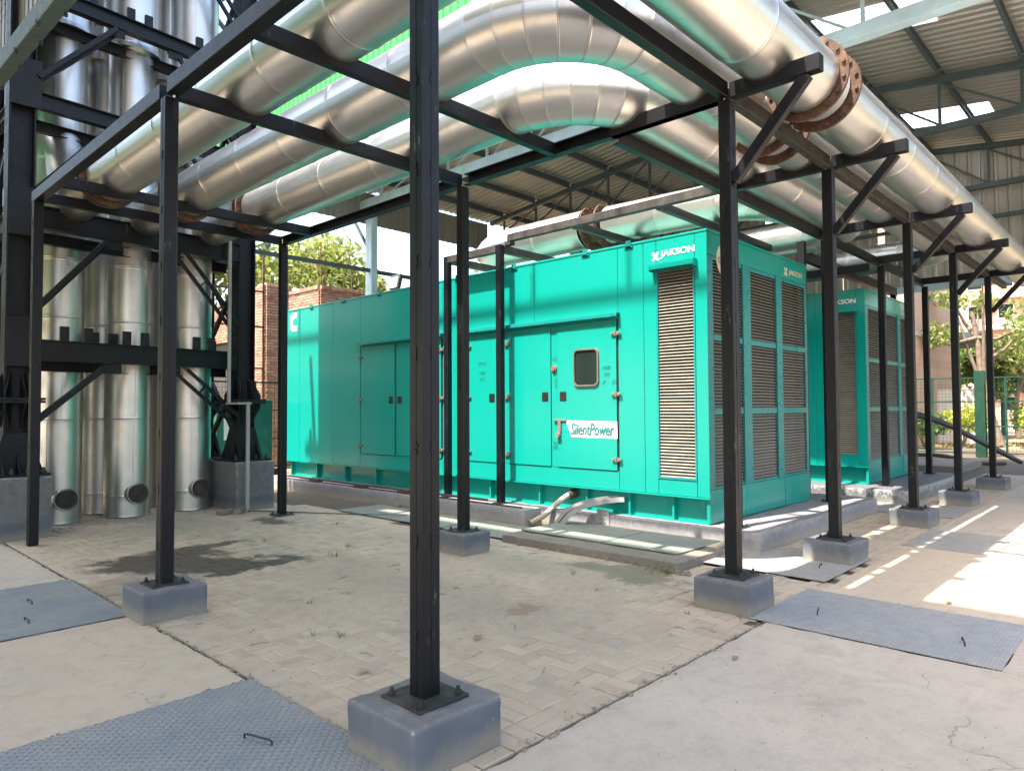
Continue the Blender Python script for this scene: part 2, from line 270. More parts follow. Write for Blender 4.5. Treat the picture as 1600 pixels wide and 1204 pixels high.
# ------------------------------------------------------------------ mesh helpers
def smooth(pts,k=6):
    P=[Vector(p) for p in pts]; out=[]
    for i in range(len(P)-1):
        a,b,c,d=P[max(i-1,0)],P[i],P[i+1],P[min(i+2,len(P)-1)]
        for j in range(k):
            t=j/k; out.append(.5*((2*b)+(c-a)*t+(2*a-5*b+4*c-d)*t*t+(3*b-a-3*c+d)*t**3))
    return out+[P[-1]]
class MB:
    def __init__(s): s.v=[]; s.f=[]; s.sm=[]; s.uv=None
    def add(s,vs,fs,smooth=False):
        o=len(s.v); s.v+=[tuple(q) for q in vs]; s.f+=[tuple(i+o for i in f) for f in fs]; s.sm+=[smooth]*len(fs); return s
    def box(s,c,d,rot=None,ch=0.):
        x,y,z=[q/2 for q in d]; c=Vector(c)
        if ch<=0:
            vs=[(a*x,b*y,e*z) for a in(-1,1) for b in(-1,1) for e in(-1,1)]
            fs=[(0,1,3,2),(4,6,7,5),(0,4,5,1),(2,3,7,6),(0,2,6,4),(1,5,7,3)]
        else:
            h=ch; vs=[]; idx={}
            for a in(-1,1):
                for b in(-1,1):
                    for e in(-1,1):
                        for ax in range(3):
                            p=[a*(x-h),b*(y-h),e*(z-h)]; p[ax]=(a*x,b*y,e*z)[ax]; idx[(a,b,e,ax)]=len(vs); vs.append(tuple(p))
            fs=[]
            I=lambda a,b,e,ax: idx[(a,b,e,ax)]
            for g in(-1,1):
                fs.append([I(g,-1,-1,0),I(g,1,-1,0),I(g,1,1,0),I(g,-1,1,0)][::g]); fs.append([I(-1,g,-1,1),I(-1,g,1,1),I(1,g,1,1),I(1,g,-1,1)][::g]); fs.append([I(-1,-1,g,2),I(1,-1,g,2),I(1,1,g,2),I(-1,1,g,2)][::g])
            for g in(-1,1):
                for k in(-1,1):
                    q=[I(-1,g,k,1),I(1,g,k,1),I(1,g,k,2),I(-1,g,k,2)]; fs.append(q if g*k<0 else q[::-1])
                    q=[I(g,-1,k,0),I(g,1,k,0),I(g,1,k,2),I(g,-1,k,2)]; fs.append(q if g*k>0 else q[::-1])
                    q=[I(g,k,-1,0),I(g,k,1,0),I(g,k,1,1),I(g,k,-1,1)]; fs.append(q if g*k<0 else q[::-1])
                    for m in(-1,1):
                        t=[I(g,k,m,0),I(g,k,m,1),I(g,k,m,2)]; fs.append(t if g*k*m>0 else t[::-1])
        vs=[Vector(v) for v in vs]
        if rot is not None: vs=[rot@v for v in vs]
        return s.add([v+c for v in vs],fs)
    def b2(s,a,b,ch=0.):
        return s.box([(p+q)/2 for p,q in zip(a,b)],[abs(q-p) for p,q in zip(a,b)],None,ch)
    def bar(s,p,q,w,h,up=(0,0,1),ch=0.):
        p,q=Vector(p),Vector(q); d=q-p; L=d.length; d.normalize(); u=Vector(up); 
        if abs(d.dot(u))>.98: u=Vector((1,0,0))
        sx=d.cross(u).normalized(); u2=sx.cross(d)
        return s.box((p+q)/2,(L,w,h),Matrix((d,sx,u2)).transposed(),ch)
    def prof(s,p,q,pts,up=(0,0,1)):   # extrude closed 2d profile (side, up)
        p,q=Vector(p),Vector(q); d=(q-p).normalized(); u=Vector(up)
        if abs(d.dot(u))>.98: u=Vector((1,0,0))
        sx=d.cross(u).normalized(); u2=sx.cross(d); n=len(pts)
        vs=[p+sx*a+u2*b for a,b in pts]+[q+sx*a+u2*b for a,b in pts]
        fs=[(i,(i+1)%n,n+(i+1)%n,n+i) for i in range(n)]+[tuple(range(n))[::-1],tuple(range(n,2*n))]
        return s.add(vs,fs)
    def ibeam(s,p,q,w,h,t=.012,up=(0,0,1)):
        a=w/2;b=h/2; pr=[(-a,-b),(a,-b),(a,-b+t),(t/2,-b+t),(t/2,b-t),(a,b-t),(a,b),(-a,b),(-a,b-t),(-t/2,b-t),(-t/2,-b+t),(-a,-b+t)]
        return s.prof(p,q,pr,up)
    def chan(s,p,q,w,h,t=.01,side=1,up=(0,0,1)):
        a=w*side;b=h/2; pr=[(0,-b),(a,-b),(a,-b+t),(t*side,-b+t),(t*side,b-t),(a,b-t),(a,b),(0,b)]
        return s.prof(p,q,pr if side>0 else pr[::-1],up)
    def cyl(s,p,q,r,n=12,r2=None,cap=True):
        p,q=Vector(p),Vector(q); d=(q-p).normalized(); u=Vector((0,0,1)) if abs(d.z)<.9 else Vector((1,0,0)); a=d.cross(u).normalized(); b=d.cross(a)
        r2=r if r2 is None else r2
        ring=[a*math.cos(2*math.pi*i/n)+b*math.sin(2*math.pi*i/n) for i in range(n)]
        s.add([p+v*r for v in ring]+[q+v*r2 for v in ring],[(i,n+i,n+(i+1)%n,(i+1)%n) for i in range(n)],True)
        if cap: s.add([p+v*r for v in ring]+[q+v*r2 for v in ring],[tuple(range(n)),tuple(range(n,2*n))[::-1]])
        return s
    def tube(s,pts,r,n=8):
        pts=[Vector(p) for p in pts]; N_=len(pts); a=None; vs=[]
        for i,p in enumerate(pts):
            d=(pts[min(i+1,N_-1)]-pts[max(i-1,0)]).normalized()
            if a is None: a=d.cross(Vector((0,0,1)) if abs(d.z)<.9 else Vector((1,0,0))).normalized()
            a=(a-d*a.dot(d)).normalized(); b=d.cross(a); ri=r[i] if isinstance(r,(list,tuple)) else r
            vs+=[p+(a*math.cos(2*math.pi*k/n)+b*math.sin(2*math.pi*k/n))*ri for k in range(n)]
        fs=[(i*n+k,i*n+(k+1)%n,(i+1)*n+(k+1)%n,(i+1)*n+k) for i in range(N_-1) for k in range(n)]
        s.add(vs,fs,True); s.add(vs[:n]+vs[-n:],[tuple(range(n))[::-1],tuple(range(n,2*n))]); return s
    def mesh(s,name,mat,off=(0,0,0)):
        me=bpy.data.meshes.new(name); o=Vector(off)
        me.from_pydata([(v[0]-o.x,v[1]-o.y,v[2]-o.z) for v in s.v],[],s.f); me.polygons.foreach_set('use_smooth',s.sm)
        if s.uv is not None:
            ul=me.uv_layers.new(name='UVMap'); li=np.empty(len(me.loops),dtype=np.int32); me.loops.foreach_get('vertex_index',li)
            ul.data.foreach_set('uv',np.asarray(s.uv,dtype=np.float32)[li].ravel())
        me.materials.append(M[mat]); me.update(); return me
    def build(s,name,mat,parent=None,loc=None):
        off=loc if loc is not None else (parent['_w'] if parent is not None and '_w' in parent else (0,0,0))
        o=bpy.data.objects.new(name,s.mesh(name,mat,off)); COL.objects.link(o)
        if parent is not None:
            o.parent=parent; pw=Vector(parent['_w']); o.location=Vector(off)-pw
        else: o.location=off
        o['_w']=list(off); return o
def tag(o,label=None,cat=None,group=None,kind=None):
    for k,v in (('label',label),('category',cat),('group',group),('kind',kind)):
        if v: o[k]=v
    return o
def thing(name,label,cat,loc=(0,0,0),group=None):
    o=bpy.data.objects.new(name,None); COL.objects.link(o); o.location=loc; o['_w']=list(loc); o.empty_display_size=.1
    return tag(o,label,cat,group)
def inst(me,name,parent,wloc,rot=None):
    o=bpy.data.objects.new(name,me); COL.objects.link(o); o.parent=parent
    o.location=Vector(wloc)-Vector(parent['_w']); o['_w']=list(wloc)
    if rot is not None: o.rotation_euler=rot
    return o
def B(name,a,b,mat,parent=None,ch=0.,**k):
    return tag(MB().b2(a,b,ch).build(name,mat,parent),**k)
def rough_block(a,b,r=.02,amp=.004,seg=.05,mb=None,freq=6):
    """box with softened, slightly uneven edges, as a displaced grid"""
    mb=mb or MB(); a=Vector(a); b=Vector(b); c=(a+b)/2; h=(b-a)/2
    nn=[max(2,min(24,int(2*h[i]/seg))) for i in range(3)]
    for ax in range(3):
        i,j=[k for k in range(3) if k!=ax]
        for sg in(-1,1):
            vs=[];nu,nv=nn[i],nn[j]
            for p in range(nu+1):
                for q in range(nv+1):
                    v=Vector((0,0,0)); v[ax]=sg*h[ax]
                    # denser near the edges
                    tu=math.sin((p/nu-.5)*math.pi)*1.; tv=math.sin((q/nv-.5)*math.pi)
                    v[i]=tu*h[i]; v[j]=tv*h[j]
                    inner=Vector([max(-h[k]+r,min(h[k]-r,v[k])) for k in range(3)]); d=v-inner
                    if d.length>1e-6: v=inner+d.normalized()*r
                    w=c+v; nz=noise.noise(w*freq)*amp+noise.noise(w*freq*4)*amp*.4
                    vs.append(w+(d.normalized() if d.length>1e-6 else Vector((0,0,0)))*nz)
            fs=[]
            for p in range(nu):
                for q in range(nv):
                    f=(p*(nv+1)+q,(p+1)*(nv+1)+q,(p+1)*(nv+1)+q+1,p*(nv+1)+q+1)
                    flip=(sg<0)^(ax==1); fs.append(f[::-1] if flip else f)
            mb.add(vs,fs,True)
    return mb
def text(s,name,mat,parent,origin,xdir,ydir,width,height,bold=0.,shear=0.,depth=.005,dup=False):
    cu=bpy.data.curves.new(name,'FONT'); cu.body=s; cu.size=1; cu.offset=bold; cu.shear=shear; cu.extrude=0; cu.resolution_u=3
    to=bpy.data.objects.new('tmp',cu); me=bpy.data.meshes.new_from_object(to); bpy.data.objects.remove(to); bpy.data.curves.remove(cu)
    P=np.empty(len(me.vertices)*3); me.vertices.foreach_get('co',P); P=P.reshape(-1,3); lo=P.min(0); hi=P.max(0)
    sx=width/(hi[0]-lo[0]); sy=height/(hi[1]-lo[1]) if height else sx
    xd=Vector(xdir); yd=Vector(ydir); zd=xd.cross(yd); off=Vector(origin); w=Vector(parent['_w']) if parent is not None else Vector((0,0,0))
    nx_=width*.011 if dup else 0
    out=[off+xd*((p[0]-lo[0])*sx)+yd*((p[1]-lo[1])*sy)+zd*depth-w for p in P]
    me.vertices.foreach_set('co',[c for v in out for c in v]); me.materials.clear(); me.materials.append(M[mat]); me.update()
    if dup:
        bm_=bmesh.new(); bm_.from_mesh(me); g_=bmesh.ops.duplicate(bm_,geom=bm_.verts[:]+bm_.edges[:]+bm_.faces[:])
        for v in g_['geom']:
            if isinstance(v,bmesh.types.BMVert): v.co+=xd*nx_+zd*.0008
        bm_.to_mesh(me); bm_.free()
    o=bpy.data.objects.new(name,me); COL.objects.link(o)
    if parent is not None: o.parent=parent
    o['_w']=list(w); return o
# ------------------------------------------------------------------ pipes
def bolt_mesh(r,h,mat,name='bolt'):
    mb=MB().cyl((0,0,0),(0,0,h),r,6); return mb.mesh(name,mat)
def seg_mesh(c0,c1,n0,n1,r,length,u0=0.,bead=True,nr=7,NA=40,dent=.0011,ra=None):
    """one cladding section between two centres, ring planes with normals n0,n1"""
    mb=MB(); vs=[];uv=[]; c0=Vector(c0);c1=Vector(c1)
    base=None
    e_=min(.02,.010/max(length,.05)); rows=[0,e_,2*e_,4*e_]+[(4*e_+(1-8*e_)*i/nr) for i in range(1,nr)]+[1-4*e_,1-2*e_,1-e_,1]
    for t in rows:
        c=c0.lerp(c1,t); nn=Vector(n0).lerp(Vector(n1),t).normalized()
        a=nn.cross(Vector((0,0,1))); 
        if a.length<.2: a=nn.cross(Vector((0,1,0)))
        a.normalize(); b=a.cross(nn)
        ex=.0
        if bead:
            if t in(0,1): ex=-.0025
            if t in(e_,1-e_): ex=.0035
            if t in(2*e_,1-2*e_): ex=.0005
        for k in range(NA+1):
            an=2*math.pi*k/NA; d=a*math.cos(an)+b*math.sin(an); p=c+d*r
            nz=noise.noise(p*3.1)*dent+noise.noise(p*9)*dent*.5
            vs.append(p+d*(ex+nz)); uv.append((u0+t*length,k/NA*2*math.pi*r))
    m=NA+1
    fs=[(i*m+k,i*m+k+1,(i+1)*m+k+1,(i+1)*m+k) for i in range(len(rows)-1) for k in range(NA)]
    mb.add(vs,fs,True); mb.uv=uv; return mb
def run_pipe(root,path,r,mat='clad',sec=.95,bend=.78,gores=7,dent=.0011,names=('cladding_section','elbow_gore')):
    """path: list of corner points; straight sections and mitred elbows"""
    P=[Vector(p) for p in path]; u=0; cur=P[0]
    for i in range(1,len(P)):
        d=(P[i]-P[i-1]).normalized(); last=i==len(P)-1
        if not last:
            d2=(P[i+1]-P[i]).normalized(); ang=d.angle(d2); cut=bend*math.tan(ang/2); end=P[i]-d*cut
        else: end=P[i]
        L=(end-cur).length
        if L>.02:
            ns=max(1,round(L/sec))
            for k in range(ns):
                a=cur.lerp(end,k/ns); b=cur.lerp(end,(k+1)/ns)
                seg_mesh(a,b,d,d,r,L/ns,u,dent=dent).build(names[0],mat,root); u+=L/ns
        if not last:
            ctr=end+ (d2-d*d.dot(d2)).normalized()*bend; st=end; ax=d.cross(d2).normalized(); pd=d
            g=max(3,round(gores*ang/(math.pi/2)))
            for k in range(g):
                rot=Matrix.Rotation(ang*(k+1)/g,3,ax); nxt=ctr+rot@(end-ctr); nd=rot@d
                seg_mesh(st,nxt,pd,nd,r,(nxt-st).length,u,nr=3,dent=dent).build(names[1],mat,root); u+=(nxt-st).length; st=nxt; pd=nd
            cur=st
def flange(root,c,ax,r,mat='rust',thick=.028,gap=.0,nb=16,over=.07,bellows=False):
    c=Vector(c); ax=Vector(ax).normalized()
    def ring(cc,name='flange'):
        mb=MB().cyl(cc-ax*thick/2,cc+ax*thick/2,r+over,40); f=mb.build(name,mat,root)
        a=ax.cross(Vector((0,0,1))); 
        if a.length<.2: a=ax.cross(Vector((0,1,0)))
        a.normalize(); b=ax.cross(a)
        me=MB().cyl(-ax*(thick/2+.02),ax*(thick/2+.02),.015,6).mesh('bolt',mat)
        for k in range(nb):
            an=2*math.pi*(k+.5)/nb; q=cc+(a*math.cos(an)+b*math.sin(an))*(r+over*.55); inst(me,'bolt',f,q)
    if gap:
        ring(c-ax*gap/2); ring(c+ax*gap/2)
        mb=MB(); n=7 if bellows else 1
        if bellows:
            for k in range(n):
                t0=c-ax*(gap/2-.02)+ax*((gap-.04)*k/n); t1=c-ax*(gap/2-.02)+ax*((gap-.04)*(k+.5)/n); t2=c-ax*(gap/2-.02)+ax*((gap-.04)*(k+1)/n)
                mb.cyl(t0,t1,r-.035,36,r-.01,False); mb.cyl(t1,t2,r-.01,36,r-.035,False)
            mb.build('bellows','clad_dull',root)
        else:
            mb.cyl(c-ax*gap/2,c+ax*gap/2,r-.03,36,None,False); mb.build('spool','rust',root)
    else: ring(c)

# ================================================================== SETTING: ground
X1,X2,YR,YI,YB,YA=2.04,5.06,2.48,3.51,5.51,9.35
XS=[2.04,5.06,7.25,10.1,12.65,15.44]
# far ground with gentle unevenness
mb=MB(); G=40; S=700
g=np.linspace(-1,1,G+1); gg=np.sign(g)*np.abs(g)**3*S
vs=[(x,y,-.06) for x in gg for y in gg]
mb.add(vs,[(i*(G+1)+j,(i+1)*(G+1)+j,(i+1)*(G+1)+j+1,i*(G+1)+j+1) for i in range(G) for j in range(G)])
tag(mb.build('ground','farground'),kind='structure')
def slab(name,x0,x1,y0,y1,top,mat,th=.05,amp=.0025,edge=.022,label=None,kind='structure',seg=.06):
    mb=MB(); nx=max(2,int((x1-x0)/seg)); ny=max(2,int((y1-y0)/seg)); nx=min(nx,140); ny=min(ny,140)
    vs=[]
    for i in range(nx+1):
        for j in range(ny+1):
            x=x0+(x1-x0)*i/nx; y=y0+(y1-y0)*j/ny; e=min(i,nx-i,j,ny-j); z=top+noise.noise(Vector((x*1.7,y*1.7,top)))*amp
            if e==0:
                z-=.006
                if i in(0,nx): x+=noise.noise(Vector((x,y*7,1)))*edge
                if j in(0,ny): y+=noise.noise(Vector((x*7,y,2)))*edge
            vs.append((x,y,z))
    fs=[(i*(ny+1)+j,(i+1)*(ny+1)+j,(i+1)*(ny+1)+j+1,i*(ny+1)+j+1) for i in range(nx) for j in range(ny)]
    mb.add(vs,fs,True)
    per=[i*(ny+1) for i in range(nx+1)]+[nx*(ny+1)+j for j in range(1,ny+1)]+[i*(ny+1)+ny for i in range(nx-1,-1,-1)]+[j for j in range(ny-1,0,-1)]
    m=len(per); pv=[vs[k] for k in per]; mb.add(pv+[(a,b_,top-th) for a,b_,c in pv],[(k,m+k,m+(k+1)%m,(k+1)%m) for k in range(m)])
    return tag(mb.build(name,mat),kind=kind,label=label)
slab('joint_bed',1.6,30,-1,14,-.019,'mortar',.02,amp=.001,seg=.5)
slab('concrete_slab',-6,1.86,3.80,5.62,.0,'concrete_pink')
slab('concrete_slab',-6,1.86,7.22,16,-.012,'concrete')
slab('concrete_slab',1.86,4.83,-6,2.13,.0,'concrete')
slab('concrete_slab',-6,1.84,-6,1.55,-.004,'concrete')
slab('concrete_slab',4.83,5.92,-6,.76,.002,'concrete')
slab('concrete_slab',5.935,8.6,-6,2.16,.0,'concrete_pink')
slab('concrete_slab',8.62,22,-6,2.16,-.003,'concrete',seg=.3)
slab('concrete_slab',4.86,6.20,2.27,2.47,-.006,'concrete_pink')
# raised strip by the pit
mb=rough_block((5.74,3.36,-.05),(6.66,5.62,.075),.012,.010,.06)
tag(mb.build('kerb_slab','kerb'),kind='structure')
# pavers -------------------------------------------------------------
def paver_verts(cx,cy,w,h,dz,tx,ty):
    g_=.004; c=.007; x,y=w/2-g_,h/2-g_
    P=[]
    for (a,b_,z) in ((x,y,-.028),(x,y,-.005),(x-c,y-c,0)):
        for sx,sy in((-1,-1),(1,-1),(1,1),(-1,1)): P.append((cx+sx*a,cy+sy*b_,z+dz+tx*sx*a+ty*sy*b_))
    F=[(8,9,10,11)]+[(i,(i+1)%4,4+(i+1)%4,4+i) for i in range(4)]+[(4+i,4+(i+1)%4,8+(i+1)%4,8+i) for i in range(4)]
    return P,F
def blocked(x,y):
    if x<1.87: return True
    if 1.84<x<2.24 and 2.28<y<2.68: return True
    if 4.88<x<5.24 and 2.3<y<2.66: return True
    if y<2.27 and x>4.7 and x<5.95: return True
    if x>5.72 and x<7.0 and 3.3<y<12.6: return True
    if 6.18<x<7.5 and 2.2<y<3.54: return True
    if x>7 and y>3.1: return not (x<12.2 and x>10.9)
    return False
cand=[]
Q=.2
for i in range(0,84):
    for j in range(0,57):
        bx=1.88+Q*i; by=2.15+Q*j
        if by+Q>13.3: continue
        if (i+j)%2: ps=[(bx+.1,by+.05,.2,.1),(bx+.1,by+.15,.2,.1)]
        else: ps=[(bx+.05,by+.1,.1,.2),(bx+.15,by+.1,.1,.2)]
        for q in ps:
            if not blocked(q[0],q[1]): cand.append(q)
def dustz(x,y):
    # sandy dirt lies over the middle of the yard and thins towards the front band
    m=min(1,max(0,(y-2.95-.35*noise.noise(Vector((x*1.3,0,5))))/.6))*min(1,max(0,(5.75-x)/.5))
    m*=1-.85*min(1,max(0,(y-4.9)/1.3)); m*=1-.8*math.exp(-((x-2.3)**2)/.5)
    n1=noise.noise(Vector((x*.9,y*.9,3)))*.5+noise.noise(Vector((x*3.1,y*3.1,7)))*.3+noise.noise(Vector((x*11,y*11,1)))*.16+noise.noise(Vector((x*33,y*33,1)))*.10
    return -.0105+.0140*m+.010*n1
cand.sort(key=lambda q:-(1/((q[0])**2+(q[1])**2+2.2)) if (q[0]*fw.x+q[1]*fw.y)>1.6 else 0)
pv=thing('paved_yard','','',(0,0,0)); pv['kind']='structure'
shm=[]
for k in range(24):
    w,h=(.2,.1) if k%2 else (.1,.2)
    P_,F_=paver_verts(0,0,w,h,random.uniform(-.003,.003),random.uniform(-.02,.02),random.uniform(-.02,.02)); m_=MB(); m_.add(P_,F_); shm.append(m_.mesh('paver','paver'))
cnt=0; mb=MB()
for q in cand:
    cover=dustz(q[0],q[1])
    if cnt<290 and cover<.001:
        k=random.randrange(12)*2+(1 if q[2]>q[3] else 0); inst(shm[k],'paver',pv,(q[0],q[1],-.004)); cnt+=1
    else:
        P_,F_=paver_verts(q[0],q[1],q[2],q[3],random.uniform(-.003,.003)-.004,random.uniform(-.02,.02),random.uniform(-.02,.02)); mb.add(P_,F_)
o=mb.build('paver_field','paver',pv); o['kind']='stuff'
# dirt over the pavers
mb=MB(); x0,x1,y0,y1,st=1.88,5.9,2.2,10.2,.045; nx=int((x1-x0)/st); ny=int((y1-y0)/st)
vs=[(x0+i*st,y0+j*st,dustz(x0+i*st,y0+j*st)) for i in range(nx+1) for j in range(ny+1)]
fs=[]
for i in range(nx):
    for j in range(ny):
        f=(i*(ny+1)+j,(i+1)*(ny+1)+j,(i+1)*(ny+1)+j+1,i*(ny+1)+j+1)
        if max(vs[k][2] for k in f)>-.012: fs.append(f)
mb.add(vs,fs,True); tag(mb.build('sandy_dirt','dust'),kind='stuff')
def blob(name,cx,cy,rx,ry,z,mat,seed,rag=.5,n=90):
    mb=MB(); vs=[(cx,cy,z)]
    for k in range(n):
        a=2*math.pi*k/n; rad=1+rag*(noise.noise(Vector((math.cos(a)*1.6,math.sin(a)*1.6,seed)))+.45*noise.noise(Vector((math.cos(a)*6,math.sin(a)*6,seed)))+.2*noise.noise(Vector((math.cos(a)*16,math.sin(a)*16,seed))))
        vs.append((cx+rx*rad*math.cos(a),cy+ry*rad*math.sin(a),z))
    mb.add(vs,[(0,1+k,1+(k+1)%n) for k in range(n)]); return tag(mb.build(name,mat),kind='structure')

# ------------------------------------------------------------------ chequer plates (things)
def plate(x0,x1,y0,y1,z,mat,label,handles,cat='cover plate',rot=0,group='steel trench covers'):
    t=thing('chequer_plate',label,cat,((x0+x1)/2,(y0+y1)/2,z),group)
    MB().b2((x0,y0,z-.008),(x1,y1,z),.002).build('plate',mat,t)
    for (hx,hy,dx,dy) in handles:
        d=Vector((dx,dy,0)); p=Vector((hx,hy,z)); c=Vector((dx,dy,0))
        mb=MB().tube([p-d*.5-Vector((0,0,.004)),p-d*.5+Vector((0,0,.018)),p-d*.38+Vector((0,0,.022)),p+d*.38+Vector((0,0,.022)),p+d*.5+Vector((0,0,.018)),p+d*.5-Vector((0,0,.004))],.0045,8); mb.build('handle','dusty_black',t)
    return t
plate(-2.2,1.855,5.625,7.215,.005,'plate','blue grey chequer plate at far left, beside the paved yard, with two lifting handles',[(1.42,6.55,.0,.13),(1.28,5.98,.0,.13)])
plate(-.4,1.87,1.555,3.795,.006,'plate','blue grey chequer plate filling the bottom left corner, one handle showing',[(1.54,3.05,.05,-.16)])
plate(4.836,5.93,.763,2.255,.004,'plate4','pale blue grey chequer plate beside the plinth with a round scar, two handles',[(5.28,1.94,.13,.04),(5.22,1.02,.13,.04)])
plate(6.22,7.46,2.22,3.50,.016,'plate2','dusty chequer plate half in sun between the rack posts near the green enclosure corner',[(6.75,2.45,.13,.03)])
plate(8.45,9.72,.95,2.2,.008,'plate2','pale dusty chequer plate lying flush in the far concrete yard',[])
plate(10.9,12.2,2.2,3.3,.012,'plate2','dusty cover plate beyond the third plinth, near the second pad',[(11.5,2.6,.13,.03)])
for k,(a,b_,lab) in enumerate([(5.64,6.75,'grey green trench cover just behind the plinth of the middle inner post'),(6.78,7.9,'second grey green trench cover along the kerb of the green enclosure'),(7.93,9.1,'third grey green trench cover, farthest from the cable tray')]):
    plate(5.82,6.60,a,b_,.014,'plate3',lab,[])
for k,(a,b_,lab) in enumerate([(4.45,5.60,'grey trench cover under the bent cable tray, on the raised kerb strip'),(3.54,4.43,'grey trench cover on the raised kerb strip nearest the enclosure corner')]):
    plate(6.05,6.94,a,b_,.092,'plate3',lab,[])

# ------------------------------------------------------------------ generator pads
def pad(pts,label,mat='plinth_light',h=.2):
    t=thing('generator_pad',label,'concrete pad',(pts[0][0],pts[0][1],0),'raised pads under the green enclosures')
    for k,(a,b_) in enumerate(pts[1:]): rough_block((a[0],a[1],-.05),(b_[0],b_[1],h-.002*k),.02,.006,.09).build('pad_block',mat,t)
    return t
p1=pad([(7,6),((7.0,3.14,0),(10.9,6.2,0)),((6.68,6.12,0),(10.88,13.2,0))],'long lilac grey pad carrying the nearer green enclosure')
p2=pad([(12.4,6),((12.0,3.05,0),(15.9,13.4,0))],'second lilac grey pad carrying the green enclosure farther right','plinth')
p3=pad([(19.5,4),((18.2,3.6,0),(21.0,6.2,0))],'low bare concrete pad beside the fence at the far right','kerb',.16)

# ------------------------------------------------------------------ plinths
def plinth(x,y,w,d,h,label,mat='plinth'):
    t=rough_block((x-w/2,y-d/2,-.05),(x+w/2,y+d/2,h),.013,.010,.022).build('concrete_plinth',mat,None,(x,y,0)); return tag(t,label,'plinth','plinths under the rack posts')
plinth(2.04,2.48,.50,.47,.215,'nearest and largest painted plinth, under the thick central post')
plinth(5.06,2.48,.44,.44,.23,'painted plinth with a round bare scar on its side, beside the pale chequer plate')
rs=MB().cyl((4.845,2.35,.12),(4.836,2.35,.12),.065,20); rs.cyl((4.84,2.35,.12),(4.832,2.35,.12),.045,18)
plinth(7.25,2.48,.52,.45,.205,'painted plinth crossed by a stripe of sun, second along the right row')
plinth(10.1,2.48,.52,.45,.2,'plain painted plinth third along the right row, beside a flush cover plate')
plinth(12.65,2.48,.52,.45,.2,'painted plinth with a chipped corner, fourth along the right row')
plinth(15.44,2.48,.54,.45,.2,'farthest painted plinth of the right row')
plinth(2.04,5.51,.45,.44,.215,'painted plinth with chalky white scuffs, between wet stain and left concrete slab')
plinth(5.06,5.51,.38,.42,.215,'square painted plinth under the middle inner post, beside the trench covers')
tag(rs.build('round_scar','mortarw',bpy.data.objects['concrete_plinth.001']))
for o in [bpy.data.objects['round_scar']]:
    o.location=(-5.06,-2.48,0)

# ------------------------------------------------------------------ PIPE RACK
ZT0,ZT1=3.88,4.0
rk=thing('pipe_rack','black welded steel rack of square posts and beams carrying three silver pipes','pipe rack',(2.04,2.48,0))
boltm=MB().cyl((0,0,0),(0,0,.035),.009,8).cyl((0,0,.004),(0,0,.017),.017,6).mesh('bolt','dusty_black')
def post(x,y,z0,z1,plate=.28,w=.1,mat='black'):
    mb=MB().b2((x-w/2,y-w/2,z0),(x+w/2,y+w/2,z1),.006)
    p=mb.build('post',mat,rk)
    # welded seam of the two channels with stitch welds
    sm=MB(); 
    for zz in np.arange(z0+.25,z1-.1,.42):
        for k in range(4): sm.box((x-w/2-.0005,y+random.uniform(-.006,.006),zz+k*.016),(.008,.016,.014)); sm.box((x+random.uniform(-.004,.004),y-w/2-.0005,zz+k*.018),(.012,.006,.014))
    sm.b2((x-w/2-.0015,y-.0012,z0),(x-w/2+.002,y+.0012,z1)); sm.b2((x-.0012,y-w/2-.0015,z0),(x+.0012,y-w/2+.002,z1))
    sm.build('weld_seam','black_old',p)
    if plate:
        a=plate/2; b_=MB().b2((x-a,y-a,z0-.001),(x+a,y+a,z0+.012),.002).build('base_plate','dusty_black',rk)
        for sx in(-1,1):
            for sy in(-1,1): inst(boltm,'bolt',b_,(x+sx*(a-.035),y+sy*(a-.035),z0+.011))
    return p
for (x,h) in zip(XS,(.215,.23,.205,.2,.2,.2)): post(x,2.48,h,3.875 if x>3 else 4.42)
post(X1,YB,.215,3.875,.26); post(X2,YB,.215,3.875,.26); post(X1,YA,0,3.875,0); post(X2,YA,0,3.875,.26)
for x in (7.25,10.1,12.65,15.44): post(x,YI,.19,3.835,.22)
def rbeam(p,q,name='beam',w=.075,h=.12,mat='black',kind='chan',side=1):
    mb=MB(); mb.box
    if kind=='chan': mb.chan(p,q,w,h,.008,side)
    else: mb.bar(p,q,w,h,ch=.004)
    return mb.build(name,mat,rk)
zc=3.94
# outer left beam along Y, inner beam along Y
for a,b_ in ((-.6,2.40),(2.56,5.44),(5.58,9.42)): rbeam((X1,a,zc),(X1,b_,zc),'beam',.1,.12,kind='box')
for a,b_ in ((2.54,5.45),(5.57,9.42)): rbeam((X2+.035,a,zc),(X2+.035,b_,zc),'beam',.075,.12,side=-1)
# cross beams along X on the left arm
for y in (4.22,5.51,8.57,9.35): rbeam((X1+.052,y,zc+.001),(X2-.038,y,zc+.001),'cross_beam',.075,.115,kind='box')
# row beams along X on the right arm
xs=[X1]+XS[1:]
for i in range(len(xs)-1): rbeam((xs[i]+.052,YR,zc+.002),(xs[i+1]-.052,YR,zc+.002),'beam',.08,.118,'dusty_black' if i else 'black','box')
rbeam((XS[-1]+.05,YR,zc),(17.2,YR,zc),'beam',.08,.118,'black','box')
ix=[X2]+[7.25,10.1,12.65,15.44]
for i in range(len(ix)-1): rbeam((ix[i]+.045,YI,zc-.04),(ix[i+1]-.045,YI,zc-.04),'beam',.07,.12,'black','chan',-1)
for x in XS[1:]:
    rbeam((x,1.76,zc),(x,YR-.042,zc),'cross_beam',.085,.12,kind='box'); rbeam((x,YR+.042,zc),(x,YI+.05,zc),'cross_beam',.085,.12,kind='box')
    rbeam((x,1.86,zc-.06),(x,YR-.05,3.24),'bracket_brace',.07,.08,kind='box')
    MB().b2((x-.045,YR-.05,3.2),(x+.045,YR+.045,3.205)).build('weld_cap','black_old',rk)
